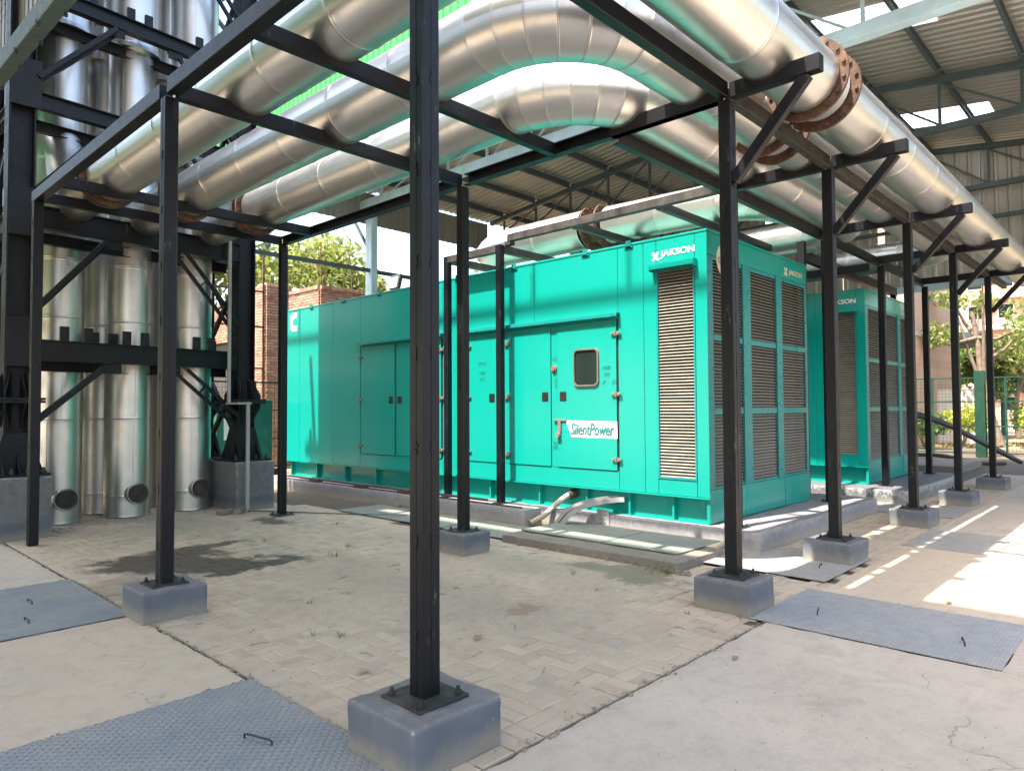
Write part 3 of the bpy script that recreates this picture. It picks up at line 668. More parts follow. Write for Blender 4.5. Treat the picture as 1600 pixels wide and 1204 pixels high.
# odd details: steel packing by the flanges
for (x,y) in ((2.3,9.0),(3.15,9.0)): B('packing_block',(x-.05,y-.03,4.0),(x+.05,y+.03,4.06),'black_old',rk)

# ------------------------------------------------------------------ THE THREE BIG PIPES
PR=.265; ZP=4.195
sy=11.05; SXs=(2.68,3.56,4.45)
def bigpipe(label,x,y,xe,ye,fl_left,fl_right):
    t=thing('exhaust_pipe',label,'pipe',(x,y,ZP),'silver clad pipes on the rack')
    yl=8.98
    # left arm from the flange to the elbow, then right arm
    path=[(x,yl-.09,ZP),(x,y,ZP)]
    if fl_right:
        path+= [(fl_right-.17,y,ZP)]; run_pipe(t,path,PR)
        if ye: run_pipe(t,[(fl_right+.17,y,ZP),(xe,y,ZP),(xe,ye,ZP)],PR)
        else: run_pipe(t,[(fl_right+.17,y,ZP),(xe,y,ZP)],PR)
        flange(t,(fl_right,y,ZP),(1,0,0),PR,gap=.3,bellows=True)
    else:
        path+=[(xe,y,ZP)]; 
        if ye: path+=[(xe,ye,ZP)]
        run_pipe(t,path,PR)
    flange(t,(x,yl,ZP),(0,1,0),PR-.015,gap=.1,over=.075)
    return t
P1=bigpipe('outermost silver pipe along the rack with a large rusty bellows joint at upper right',2.66,2.15,17.6,None,0,5.98)
P2=bigpipe('middle silver pipe making the higher of the two bends over the yard',3.54,2.76,13.9,5.2,0,6.52)
P3=bigpipe('innermost silver pipe making the lower bend nearest the green enclosure',4.47,3.39,11.2,5.6,0,0)
# crumpled wrap on P1
# stacks with the inlet elbow
def stack(x,y,r,label,inlet=None,zt=14.0,drain=True,mat='clad_stack',x0=None,zdrain=.33):
    t=thing('exhaust_stack',label,'chimney pipe',(x,y,0),'silver stacks inside the steel tower')
    zs=[0,.28,1.38,2.75,4.2 if inlet is None else 3.55]+([4.9,5.6] if inlet else [5.6])+[6.75,8.1,9.6,11.2,12.6,zt]
    for a,b_ in zip(zs[:-1],zs[1:]):
        rr_=r*(1.22 if a>=6.7 else 1)
        seg_mesh((x,y,a),(x,y,b_),(0,0,1),(0,0,1),rr_,b_-a,a,NA=36,dent=.0035,nr=8).build('cladding_section',mat,t)
        # riveted lap seam
        sm=MB(); an=R(250+random.uniform(-35,35)); px,py=x+math.cos(an)*(rr_+.003),y+math.sin(an)*(rr_+.003)
        for zz in np.arange(a+.08,b_-.05,.16): sm.cyl((px,py,zz),(px+math.cos(an)*.004,py+math.sin(an)*.004,zz),.006,6)
        sm.bar((px,py,a+.03),(px,py,b_-.03),.010,.004,(math.cos(an),math.sin(an),0)); sm.build('lap_seam','clad_dull',t)
    MB().cyl((x,y,6.70),(x,y,6.76),r*1.26,36).build('collar',mat,t)
    if inlet:
        px,py=inlet
        run_pipe(t,[(px,py,ZP),(px,y-.55,ZP),(x,y-.1,ZP+.95)],r-.045,mat,sec=.6,bend=.35,gores=6,names=('inlet_elbow','inlet_elbow'))
    if drain:
        d=Vector((.06,-1,0)).normalized(); c=Vector((x,y,zdrain))
        seg_mesh(c+d*(r-.05),c+d*(r+.07),d,d,.145,.2,0,NA=28,nr=2).build('drain_collar',mat,t)
        dc=MB().cyl(c+d*(r+.06),c+d*(r+.085),.122,28).build('drain_cap','dusty_black',t)
        me=MB().cyl((0,0,0),d*.02,.011,6).mesh('bolt','rust')
        a=d.cross(Vector((0,0,1))).normalized()
        for k in range(8):
            an=2*math.pi*k/8; inst(me,'bolt',dc,c+d*(r+.083)+a*.103*math.cos(an)+Vector((0,0,1))*.103*math.sin(an))
    return t
stack(SXs[0],sy,.29,'front left silver stack, beside the left plinth, drain cap partly hidden',(2.66,9.08))
stack(SXs[1],sy,.305,'front middle silver stack with dented cladding and a full round drain cap',(3.54,9.08))
stack(SXs[2],sy,.29,'front right silver stack, dented low down, beside the right plinth',(4.47,9.08))
for (x,lab) in ((3.42,'rear silver stack seen between the front left and front middle ones'),(4.34,'rear silver stack seen between the front middle and front right ones'),(2.45,'rear silver stack at far left, mostly behind the tower column')):
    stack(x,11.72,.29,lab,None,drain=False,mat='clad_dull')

# ------------------------------------------------------------------ TOWER
tw=thing('stack_tower','tall black bolted steel tower around the silver stacks','steel tower',(3.6,11.2,0))
CL=[(2.05,10.32),(5.07,10.62),(2.05,12.10),(5.07,12.10)]
def tcol(x,y,w=.24):
    c=MB().ibeam((x,y,.9),(x,y,14),w,w+.04,.016,(1,0,0)); c.b2((x-w/2-.012,y-.012-w/2,1.2),(x-w/2,y+w/2,14)); c.build('column','black_old',tw)
    b_=MB()
    # tapered foot with gussets
    for sx,sy in((-1,0),(1,0)):
        pts=[(x+sx*.12,.74),(x+sx*.27,.74),(x+sx*.27,.80),(x+sx*.13,1.22),(x+sx*.12,1.22)]
        for yy in(-.10,.0,.10):
            n=len(pts); vs=[(a,y+yy-.007,z) for a,z in pts]+[(a,y+yy+.007,z) for a,z in pts]
            b_.add(vs,[tuple(range(n)),tuple(range(n,2*n))[::-1]]+[(i,n+i,n+(i+1)%n,(i+1)%n) for i in range(n)])
    vs=[(x-.27,y-.135,.74),(x+.27,y-.135,.74),(x+.14,y-.135,1.24),(x-.14,y-.135,1.24)]; v2=[(a,y+.135,z) for a,_,z in vs]; b_.add(vs+v2,[(0,1,2,3),(7,6,5,4),(0,4,5,1),(1,5,6,2),(2,6,7,3),(3,7,4,0)])
    for yy in(-.2,):
        for xx in(-.16,0,.16):
            b_.add([(x+xx-.006,y-.14,.74),(x+xx-.006,y-.30,.74),(x+xx-.006,y-.14,1.0),(x+xx+.006,y-.14,.74),(x+xx+.006,y-.30,.74),(x+xx+.006,y-.14,1.0)],[(0,1,2),(5,4,3),(0,3,4,1),(1,4,5,2),(2,5,3,0)])
    b_.build('column_foot','black_old',tw)
    bp=MB().b2((x-.30,y-.34,.72),(x+.30,y+.34,.75)).build('base_plate','black_old',tw)
    for xx in(-.24,-.08,.08,.24): inst(boltm,'bolt',bp,(x+xx,y-.30,.75)).scale=(2,2,2)
    f=MB()
    for z in(1.60,1.635): f.b2((x-.26,y-.26,z),(x+.26,y+.26,z+.03))
    for an in range(8):
        a=an*math.pi/4+.2; d=Vector((math.cos(a),math.sin(a),0)); 
        for sg in(-1,1):
            c0=Vector((x,y,1.633))+d*.12; z1=sg*.03; z2=sg*.34
            s_=d.cross(Vector((0,0,1)))*.006
            vs=[c0+Vector((0,0,z1)),c0+d*.15+Vector((0,0,z1)),c0+d*.15+Vector((0,0,sg*.10)),c0+d*.02+Vector((0,0,z2)),c0+Vector((0,0,z2))]
            f.add([v-s_ for v in vs]+[v+s_ for v in vs],[(0,1,2,3,4),(9,8,7,6,5)]+[(i,5+i,5+(i+1)%5,(i+1)%5) for i in range(5)])
    f.build('splice_flange','black_old',tw)
for x,y in CL: tcol(x,y)
def yl(x,row): 
    a,b_=(CL[0],CL[1]) if row==0 else (CL[2],CL[3]); return a[1]+(b_[1]-a[1])*(x-a[0])/(b_[0]-a[0])
LV=[(2.26,.26),(3.92,.28),(5.38,.2),(6.78,.2),(8.6,.2),(10.4,.2),(12.2,.2),(13.8,.2)]
for row in(0,1):
    for z,h in LV:
        p=(2.17,yl(2.17,row)-.10*(1-row),z); q=(4.95,yl(4.95,row)-.10*(1-row),z)
        if row: p=(2.17,12.10,z); q=(4.95,12.10,z)
        MB().ibeam(p,q,.12,h,.014).build('beam','black_old' if row else 'black',tw)
        if z<7: MB().ibeam((p[0],p[1]+.45,z-.17),(q[0],q[1]+.45,z-.17),.1,.14,.01).build('beam','black_old',tw)
    # knee braces meeting under each beam
    for k,(z,h) in enumerate(LV[:6]):
        zb=z-h/2-.03; zl=max(.95,zb-(1.0 if k else .95)) if k else 1.35
        if k==0: zb=2.08
        for sgn,xc,xm in((1,2.20,3.02 if k<3 else 3.1),(-1,4.90,4.02)):
            ya=yl(xc,row)-(.14 if not row else 0); yb=yl(xm,row)-(.14 if not row else 0)
            if sgn>0: MB().bar((xc,ya,zl),(xm,yb,zb),.06,.12,(0,-1,0),.004).build('brace','black_old',tw); MB().bar((xc,ya+.12,zl-.05),(xm+.05,yb+.12,zb),.05,.09,(0,-1,0)).build('brace','black',tw)
            else:
                d=(Vector((xm,yb,zb))-Vector((xc,ya,zl))).normalized(); s_=d.cross(Vector((0,-1,0))).normalized()*.075
                for e in(-1,1): MB().bar(Vector((xc,ya,zl))+s_*e,Vector((xm,yb,zb))+s_*e,.045,.05,(0,-1,0)).build('brace','black',tw)
                L=(Vector((xm,yb,zb))-Vector((xc,ya,zl))).length
                for t_ in(.3,.62): c=Vector((xc,ya,zl))+d*L*t_; MB().bar(c-s_*.8,c+s_*.8,.008,.10,(0,-1,0)).build('batten','black_old',tw)
        MB().b2((3.02,yl(3.05,row)-.12,zb-.09),(3.22,yl(3.05,row)-.108,zb+.04)).build('gusset','black_old',tw)
        MB().b2((3.82,yl(3.9,row)-.12,zb-.09),(4.02,yl(3.9,row)-.108,zb+.04)).build('gusset','black_old',tw)
# gusset plates on the left column, side members joining front and back
for z in (3.9,5.5,2.3): MB().b2((1.92,10.165,z-.25),(2.24,10.178,z+.35)).build('gusset','black_old',tw)
for x in(2.05,5.07):
    for z,h in LV[:7]:
        MB().ibeam((x,10.8 if x>3 else 10.5,z),(x,12.0,z),.1,h*.8,.012).build('beam','black_old',tw)
        MB().bar((x,10.8,z-.3),(x,11.9,z-1.35),.06,.06).build('brace','black_old',tw); MB().bar((x+.07,11.9,z-.3),(x+.07,10.8,z-1.35),.06,.06).build('brace','black_old',tw)
# small channel stubs that hold the stacks
for z in(2.39,6.88):
    for (x,yy) in [(SXs[0]-.12,-.1),(SXs[0]+.16,-.1),(SXs[1]-.24,-.1),(SXs[1]+.0,-.1),(SXs[2]-.15,-.1),(SXs[2]+.08,-.1),(3.05,.35),(3.28,.35),(4.05,.35),(4.3,.35),(4.75,.35)]:
        MB().chan((x,yl(x,0)+yy+.02,z),(x,yl(x,0)+yy+.02,z+.19),.05,.10,.008,1,(1,0,0)).build('clip','black',tw)
# plinths of the tower
for (a,b_,lab) in (((1.72,9.84),(2.34,10.80),'large blue grey plinth at far left under the tower column'),((4.77,10.16),(5.37,11.08),'large blue grey plinth right of the silver stacks, under the tower column'),((1.75,11.8),(2.35,12.4),'rear left tower plinth behind the stacks'),((4.8,11.8),(5.4,12.4),'rear right tower plinth behind the front one')):
    t=rough_block((a[0],a[1],-.05),(b_[0],b_[1],.72),.014,.004,.07).build('tower_plinth','plinth',None,(a[0],a[1],0)); tag(t,lab,'plinth','plinths under the tower')
# conduit
ct=thing('cable_conduit','pale galvanised conduit rising beside the right tower plinth','conduit',(4.86,10.0,0))
MB().b2((4.84,9.98,0),(4.885,10.025,1.62),.003).build('lower_conduit','conduit',ct); MB().b2((4.72,10.36,1.60),(4.765,10.40,4.4),.003).build('upper_conduit','conduit',ct); MB().b2((4.70,10.0,1.585),(4.92,10.41,1.615)).build('bracket','conduit',ct)
MB().tube([(4.86,9.98,.02),(5.3,9.3,.015),(5.8,8.4,.015),(6.2,7.9,.015)],.008,6).build('ground_wire','dusty_black',ct)
# loose bricks by the right plinth
for x,y,a in((4.52,10.0,.3),(4.7,9.92,.9)):
    t=MB().box((0,0,.035),(.22,.10,.07),Matrix.Rotation(a,3,'Z'),.006).build('loose_brick','kerb',None,(0,0,0)); t.location=(x,y,0); tag(t,'grey broken block lying at the foot of the right tower plinth'+(', nearer the conduit' if a>.5 else ', nearer the stack'),'block','loose blocks')

# ------------------------------------------------------------------ GENERATOR ENCLOSURES
def lin(a,b_,n): return [a+(b_-a)*i/(n-1) for i in range(n)]
slat_side=MB(); 
slat_side.add([(0.0,-.25,-.010),(.030,-.25,.014),(.032,-.25,.011),(.002,-.25,-.013),(0.0,.25,-.010),(.030,.25,.014),(.032,.25,.011),(.002,.25,-.013)],[(0,1,5,4),(2,3,7,6),(0,4,7,3),(1,2,6,5),(0,3,2,1),(4,5,6,7)])
slat_side_m=slat_side.mesh('slat','slat')
def slat_end_mesh(w):
    m=MB(); h=w/2; m.add([(-h,0,-.010),(-h,.030,.014),(-h,.032,.011),(-h,.002,-.013),(h,0,-.010),(h,.030,.014),(h,.032,.011),(h,.002,-.013)],[(4,5,1,0),(6,7,3,2),(3,7,4,0),(5,6,2,1),(1,2,3,0),(7,6,5,4)]); return m.mesh('slat','slat')
slat_end_m={}
def genset(ox,label,detail=True):
    F=7.15+ox; BX=10.05+ox; Y0,Y1=3.77,13.03; Z0,Z1=.2,3.5
    t=thing('generator_enclosure',label,'generator',(F,Y0,Z0),'green generator enclosures')
    # core, set back behind the panels
    ly0,ly1,lz0,lz1=3.92,4.42,.68,3.12
    core=MB()
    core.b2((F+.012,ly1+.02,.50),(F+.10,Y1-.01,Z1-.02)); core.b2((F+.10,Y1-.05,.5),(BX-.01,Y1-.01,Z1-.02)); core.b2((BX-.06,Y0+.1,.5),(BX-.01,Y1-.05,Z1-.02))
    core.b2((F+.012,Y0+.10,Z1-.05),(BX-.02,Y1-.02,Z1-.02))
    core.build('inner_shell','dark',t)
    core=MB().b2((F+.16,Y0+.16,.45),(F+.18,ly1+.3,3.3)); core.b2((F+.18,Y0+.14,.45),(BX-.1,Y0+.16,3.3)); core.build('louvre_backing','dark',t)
    # long side panels
    def sp(ya,yb,za,zb,name='side_panel',mat='teal',pr=0.,g=.003):
        return MB().b2((F-pr,ya+g,za+g),(F+.014,yb-g,zb-g),.002).build(name,mat,t)
    ys=[13.03,12.55,11.35,10.47]
    for a,b_ in zip(ys[1:],ys[:-1]): sp(a,b_,.5,Z1)
    ztop,zbot=2.60,.73
    sp(8.25,10.47,2.60,Z1); sp(8.25,10.47,.5,zbot); 
    sp(7.68,8.25,.5,Z1)
    sp(6.35,7.68,2.60,Z1); sp(4.97,6.35,2.60,Z1); sp(4.97,7.68,.5,zbot)
    sp(4.60,4.97,.5,Z1)
    # around the side louvre
    sp(ly1,4.60,.5,Z1); sp(Y0+.0,ly0,.5,Z1); sp(ly0,ly1,.5,lz0); sp(ly0,ly1,lz1,Z1)
    MB().b2((F+.0,Y0,.5),(F+.02,ly0,Z1)).build('corner_post','teal',t) if False else None
    doors=[(9.46,10.44,'l'),(8.28,9.42,'r'),(7.06,7.66,'l'),(6.05,6.84,'l'),(4.99,5.94,'r')]
    # stiles between doors
    sp(6.84,7.06,zbot,ztop); sp(5.94,6.05,zbot,ztop)
    hm=MB().b2((-.022,-.035,-.025),(0,.035,.025),.004).cyl((-.026,0,-.032),(-.026,0,.032),.009,8).b2((-.028,-.07,-.014),(-.002,-.03,.014),.004).b2((-.028,.03,-.014),(-.002,.07,.014),.004).mesh('hinge','chrome')
    for (a,b_,hs) in doors:
        d=sp(a,b_,zbot,ztop,'door',pr=.012,g=.005)
        hy=b_ if hs=='l' else a; ky=(a+.10) if hs=='l' else (b_-.10)
        for z in(.87,1.67,2.42): inst(hm,'hinge',d,(F-.012,hy,z))
        h=MB().b2((F-.020,ky-.055,1.60),(F-.010,ky+.055,1.72),.004).build('handle','handleblack',d); 
        MB().b2((F-.026,ky-.03,1.635),(F-.020,ky+.03,1.69),.003).build('latch','chrome',d) if False else None
        if (a,b_)==doors[-1][:2]: last=d
    # door window
    w=MB(); cy,cz,hw,hh,rd=5.455,2.02,.20,.24,.07
    def rrect(hw,hh,rd,x):
        P_=[]
        for (sx,sz,a0) in((1,1,0),(-1,1,90),(-1,-1,180),(1,-1,270)):
            for k in range(6): a=R(a0+k*18); P_.append((x,cy+sx*(hw-rd)+rd*math.cos(a),cz+sz*(hh-rd)+rd*math.sin(a)))
        return P_
    o1=rrect(hw,hh,rd,F-.034); i1=rrect(hw-.02,hh-.02,rd-.014,F-.034); o0=rrect(hw+.004,hh+.004,rd,F-.010); i0=rrect(hw-.02,hh-.02,rd-.014,F-.016); n=24
    w.add(o1+i1,[(k,n+k,n+(k+1)%n,(k+1)%n) for k in range(n)]); w.add(o0+o1,[(k,n+k,n+(k+1)%n,(k+1)%n) for k in range(n)],True); w.add(i1+i0,[(k,n+k,n+(k+1)%n,(k+1)%n) for k in range(n)],True)
    wf=w.build('window_frame','sealgrey',t); g_=MB().add([(F-.0165,p[1],p[2]) for p in i0],[tuple(range(n))]); g_.build('pane','glass',wf)
    # push button, hasp and lock
    b_=MB().cyl((F-.02,5.995,2.03),(F+.0,5.995,2.03),.045,20).build('button_ring','chrome',t); MB().cyl((F-.035,5.995,2.03),(F-.015,5.995,2.03),.026,16).build('button','red',b_)
    h=MB().b2((F-.03,5.78,1.335),(F-.012,6.0,1.36),.003); h.b2((F-.034,5.87,1.19),(F-.016,5.92,1.36),.003); h=h.build('hasp','chrome',t)
    MB().cyl((F-.06,5.91,1.155),(F-.02,5.91,1.155),.036,16).build('padlock','chrome',h)
    # rain hoods
    for (a,b_) in((8.22,10.50),(4.94,7.74)):
        MB().b2((F-.075,a,2.655),(F,b_,2.675),.003).b2((F-.078,a,2.625),(F-.070,b_,2.672)).build('rain_hood','teal_in',t)
    MB().b2((F-.09,3.885,3.155),(F,4.47,3.18),.003).b2((F-.093,3.885,3.115),(F-.085,4.47,3.178)).b2((F-.09,4.462,3.10),(F,4.468,3.16)).b2((F-.09,3.886,3.10),(F,3.892,3.16)).build('rain_hood','teal',t)
    # side louvre
    fr=MB()
    for q in((ly0,ly0+.02,lz0,lz1),(ly1-.02,ly1,lz0,lz1)): fr.b2((F-.008,q[0],q[2]),(F+.05,q[1],q[3]))
    fr.b2((F-.008,ly0+.02,lz0),(F+.05,ly1-.02,lz0+.02)); fr.b2((F-.008,ly0+.02,lz1-.02),(F+.05,ly1-.02,lz1)); fr.build('louvre_frame','teal_in',t)
    ns=66
    for k in range(ns): o=inst(slat_side_m,'slat',t,(F+.004,(ly0+ly1)/2,lz0+.035+(lz1-lz0-.06)*k/(ns-1))); o.scale=(1,(ly1-ly0-.04)/.5,1); o.rotation_euler=(0,random.uniform(-.05,.05),0)
    # lip, base frame
    MB().b2((F-.03,Y0-.01,.485),(F+.02,Y1,.50)).build('bottom_lip','teal',t)
    bs=MB(); bs.b2((F+.10,Y0+.04,Z0),(F+.12,Y1-.05,.485)); bs.b2((F+.02,Y0+.04,Z0),(F+.1,Y1-.05,Z0+.012)); bs.build('base_rail','teal',t)
    for y in (12.9,11.95,11.0,10.05,9.1,8.2,7.25,6.3,5.5,4.85,4.25): MB().b2((F+.03,y-.012,Z0+.012),(F+.10,y+.012,.484)).build('base_rib','teal',t)
    MB().b2((F+.004,Y0+.016,Z0+.002),(F+.10,Y0+.04,.484)).build('base_rib','teal',t)
    # roof and top rim, lugs
    MB().b2((F-.008,Y0-.008,Z1-.022),(BX+.008,Y1+.008,Z1+.004),.003).build('roof','teal',t); MB().b2((F+.03,Y0+.03,Z1+.0045),(BX-.03,Y1-.03,Z1+.010)).build('roof_skin','tealtop',t)
    for y in(12.1,11.0,9.9,8.9,7.9,6.72,5.46,4.80): MB().b2((F-.02,y-.035,Z1-.05),(F-.003,y+.035,Z1+.035)).b2((F-.02,y-.06,Z1-.05),(F-.003,y+.06,Z1-.035)).build('lifting_lug','teal_in',t)
    # far short end and back
    B('rear_panel',(F,Y1-.012,.5),(BX,Y1,Z1-.02),'teal',t); B('rear_panel',(BX-.012,Y0+.02,.5),(BX,Y1-.02,Z1-.02),'teal',t); B('rear_base',(BX-.2,Y0+.05,Z0),(BX-.05,Y1-.05,.5),'teal',t)
    # near short end: columns of louvres
    def ep(xa,xb,za,zb,name='end_panel',mat='teal',pr=0.,g=.002): return MB().b2((F+xa+g,Y0-pr,za+g),(F+xb-g,Y0+.014,zb-g),.002).build(name,mat,t)
    ep(0,2.9,3.22,3.478); ep(0,.9,Z0+.01,.585); ep(.9,2.05,Z0+.01,.585,'end_panel'); ep(2.05,2.9,Z0+.01,.585,'access_cover',pr=.006)
    colx=[(.14,.87),(1.08,1.84),(2.02,2.82)]; rowz=[(.62,1.42),(1.50,2.26),(2.33,3.17)]
    for a,b_ in((0,.14),(.87,1.08),(1.84,2.02),(2.82,2.9)): ep(a,b_,.585,3.22,'mullion','teal_in',pr=.012 if a in(.87,1.84) else 0)
    for a,b_ in colx:
        for za,zb in((.585,.62),(1.42,1.50),(2.26,2.33),(3.17,3.22)): ep(a,b_,za,zb,'rail','teal_in')
        w_=round(b_-a-.02,3)
        if w_ not in slat_end_m: slat_end_m[w_]=slat_end_mesh(w_)
        for za,zb in rowz:
            nn=round((zb-za-.02)/.037)
            for k in range(nn): o=inst(slat_end_m[w_],'slat',t,(F+(a+b_)/2,Y0+.006,za+.02+(zb-za-.035)*k/(nn-1))); o.rotation_euler=(random.uniform(-.05,.05),0,0)
    rv=MB(); rx=lambda y,z,o_=.0: rv.cyl((F+.002-o_,y,z),(F-.004-o_,y,z),.006,6)
    for y in np.arange(Y0+.1,Y1,.29): rx(y,Z1-.06); rx(y,.515)
    for (a,b_) in((8.3,10.45),(5.0,7.7)):
        for y in np.arange(a,b_,.27): rv.cyl((F-.05,y,2.672),(F-.05,y,2.682),.007,6); rv.cyl((F-.08,y,2.65),(F-.086,y,2.65),.006,6)
    for y in np.arange(3.92,4.46,.13): rv.cyl((F-.09,y,3.15),(F-.096,y,3.15),.006,6)
    for x_ in(.04,.10,.92,1.03,1.87,1.98,2.86):
        for z in np.arange(.65,3.2,.17): rv.cyl((F+x_,Y0-.001-.012*(x_>.9 and x_<2),z),(F+x_,Y0-.005-.012*(x_>.9 and x_<2),z),.0045,8)
    for x_ in np.arange(.1,2.85,.25): rv.cyl((F+x_,Y0+.002,3.45),(F+x_,Y0-.005,3.45),.006,6); rv.cyl((F+x_,Y0+.002,.57),(F+x_,Y0-.005,.57),.006,6)
    for z in np.arange(.6,3.4,.2): rx(4.63,z)
    rv.build('rivets','teal_in',t)['kind']='stuff'
    # ---- lettering
    XD,YD=(0,-1,0),(0,0,1); ED=(1,0,0)
    def xlogo(org,xd,s,mat,par):
        m=MB(); o_=Vector(org); X_=Vector(xd); Z_=Vector((0,0,1)); n_=X_.cross(Z_)*.003
        for sg in(1,-1):   # two blades with a notch
            q=[(0,0 if sg>0 else 1),(.34,0 if sg>0 else 1),(.5,.36 if sg>0 else .64),(.5,.62 if sg>0 else .38),(.36,.5),(.08,.28 if sg>0 else .72)]
            a=[o_+X_*p[0]*s+Z_*p[1]*s+n_ for p in q]; b2=[o_+X_*(1-p[0])*s+Z_*p[1]*s+n_ for p in q]
            if sg>0: m.add(a,[tuple(range(6))]); m.add(b2,[tuple(range(6))[::-1]])
            else: m.add(a,[tuple(range(6))[::-1]]); m.add(b2,[tuple(range(6))])
        return m.build('emblem',mat,par)
    text('JAKSON','maker_lettering','white',t,(F,4.36,3.245),XD,YD,.44,.10,.010,dup=True)
    xlogo((F,4.475,3.235),XD,.10,'white',t)
    text('JAKSON','maker_lettering','cream',t,(F+2.28,Y0,3.275),ED,YD,.455,.09,.010,dup=True); xlogo((F+2.13,Y0,3.265),ED,.11,'cream',t)
    if detail:
        # sign
        sg=MB().add([(F-.0140,5.80,1.345),(F-.0140,4.99,1.335),(F-.0140,4.985,1.125),(F-.0140,5.70,1.130)],[(0,3,2,1)]).build('sign_plate','white',t)
        text('SilentPower','sign_lettering','signteal',sg,(F-.0145,5.715,1.162),XD,YD,.68,.150,.006,.22,dup=True)
        # chunky C emblem
        c=MB(); q=[(.25,1),(1,1.0),(.97,.72),(.5,.70),(.36,.6),(.33,.40),(.42,.29),(1.0,.27),(.98,0),(.25,0),(.06,.12),(0,.3),(0,.72),(.08,.9)]
        c.add([(F-.003,12.905-.255*a,3.07+.36*b_) for a,b_ in q],[(0,1,2,3),(0,3,4,13),(13,4,12),(12,4,5,11),(11,5,6,10),(10,6,9),(9,6,7,8)]); c.build('round_c_emblem','white',t)
        dk=MB().cyl((F+.43,Y0-.003,3.20),(F+.43,Y0+.001,3.20),.20,32).build('round_sticker','cream',t)
        if True: text('Cummins','sticker_lettering','ink',dk,(F+.27,Y0-.0035,3.15),(math.cos(.12),0,math.sin(.12)),(-math.sin(.12),0,math.cos(.12)),.32,.07,.01)
        # marker scribbles
        for (y,z,s_,w_) in((5.20,1.98,'1500',.12),(5.18,1.90,'353',.09),(5.06,1.80,'353',.07),(5.20,1.80,'67',.05),(7.42,2.0,'1500',.12),(7.41,1.91,'353',.10),(7.44,2.14,'DP1/H1',.16),(5.99,1.85,'1500',.07),(5.99,1.78,'353',.06),(6.03,2.13,'START',.09),(6.02,1.93,'STOP',.07),(6.02,1.02,'356',.07),(6.02,.96,'005',.07),(6.86,1.48,'3.51',.05)):
            text(s_,'marker_scribble','ink',t,(F-.0125 if y<5.3 or 7.0<y<7.6 else F,y,z),(0,-1,random.uniform(-.08,.08)),YD,w_,.045,-.012,.2)
        for y in(6.42,6.36): 
            for k in range(8): text(random.choice(['5','3','E','2','7']),'marker_scribble','ink',t,(F,y,3.32-k*.05),XD,YD,.02,.034,-.012)
    return t
g1=genset(0,'nearer teal green generator enclosure with SilentPower sign, sunlit long side and louvred end')
g2=genset(5.49,'second teal green generator enclosure farther right, only its louvred corner showing',False)
# floodlight
fl=thing('floodlight','small square floodlight on a short bracket above the far roof edge of the green enclosure','floodlight',(9.8,12.9,3.51))
MB().box((9.8,12.95,4.42),(.10,.36,.34),Matrix.Rotation(.25,3,'Y'),.01).build('housing','dusty_black',fl); MB().box((9.735,12.95,4.40),(.01,.30,.27),Matrix.Rotation(.25,3,'Y')).build('lens','lens',fl)
MB().cyl((9.85,12.85,3.5),(9.83,12.85,4.3),.014,8).cyl((9.85,12.98,3.5),(9.83,12.98,4.3),.014,8).build('bracket','dusty_black',fl)

# exhaust on the roof of the nearer enclosure -----------------------------
ex=thing('roof_exhaust_pipe','fat silver exhaust pipe lying above the roof of the nearer green enclosure','pipe',(8.6,6,4.25))
run_pipe(ex,[(8.6,8.75,3.52),(8.6,8.75,4.25),(8.6,6.52,4.25)],.30,'clad',bend=.42,gores=6)
run_pipe(ex,[(8.6,6.10,4.25),(8.6,3.9,4.2),(9.4,3.62,4.2)],.27,'clad',bend=.5,gores=6)
flange(ex,(8.6,6.31,4.25),(0,1,0),.25,gap=.26,over=.08,nb=14)
ex2=thing('roof_exhaust_pipe','silver exhaust pipe above the roof of the second green enclosure, mostly in shade','pipe',(13.9,6,4.2))
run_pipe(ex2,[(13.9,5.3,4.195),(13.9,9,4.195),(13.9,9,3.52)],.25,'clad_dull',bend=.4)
# support frame over the enclosure
sf=thing('pipe_support_frame','dusty black steel frame straddling the front edge of the green enclosure','steel frame',(7.0,6.8,.2))
def sfb(p,q,w=.09,h=.1,name='beam',mat='dusty_black'): return MB().bar(p,q,w,h,ch=.003).build(name,mat,sf)
for y in(6.80,7.90): MB().b2((6.90,y-.045,.2),(6.99,y+.045,3.78),.004).build('post','black',sf); B('base_plate',(6.85,y-.08,.198),(7.06,y+.08,.21),'dusty_black',sf)
sfb((6.945,6.85,3.73),(6.945,7.855,3.73)); sfb((7.0,6.80,3.73),(10.3,6.80,3.73)); sfb((7.0,7.90,3.73),(10.3,7.90,3.73))
sfb((7.05,6.72,3.88),(7.05,3.56,3.88),.09,.1); B('stub',(7.0,6.66,3.78),(7.1,6.76,3.828),'dusty_black',sf)
for y in(5.6,4.35): sfb((7.1,y,3.87),(10.2,y,3.87),.08,.09,'beam','black')
for y in(3.9,9.0): MB().b2((10.2,y-.05,.0),(10.3,y+.05,3.9)).build('post','black',sf)
sf2=thing('pipe_support_frame','black steel frame above the second green enclosure','steel frame',(12.6,4,.2))
for z,y in((3.93,4.3),(3.75,5.6),(3.93,7.4)):
    MB().bar((11.2,y,z),(16.4,y,z),.1,.16).build('beam','black',sf2)
MB().bar((12.3,3.6,3.78),(12.3,9,3.78),.1,.12).build('beam','black',sf2)
for x in(11.25,16.3):
    for y in(4.3,7.4): MB().b2((x-.05,y-.05,0),(x+.05,y+.05,3.85)).build('post','black',sf2)

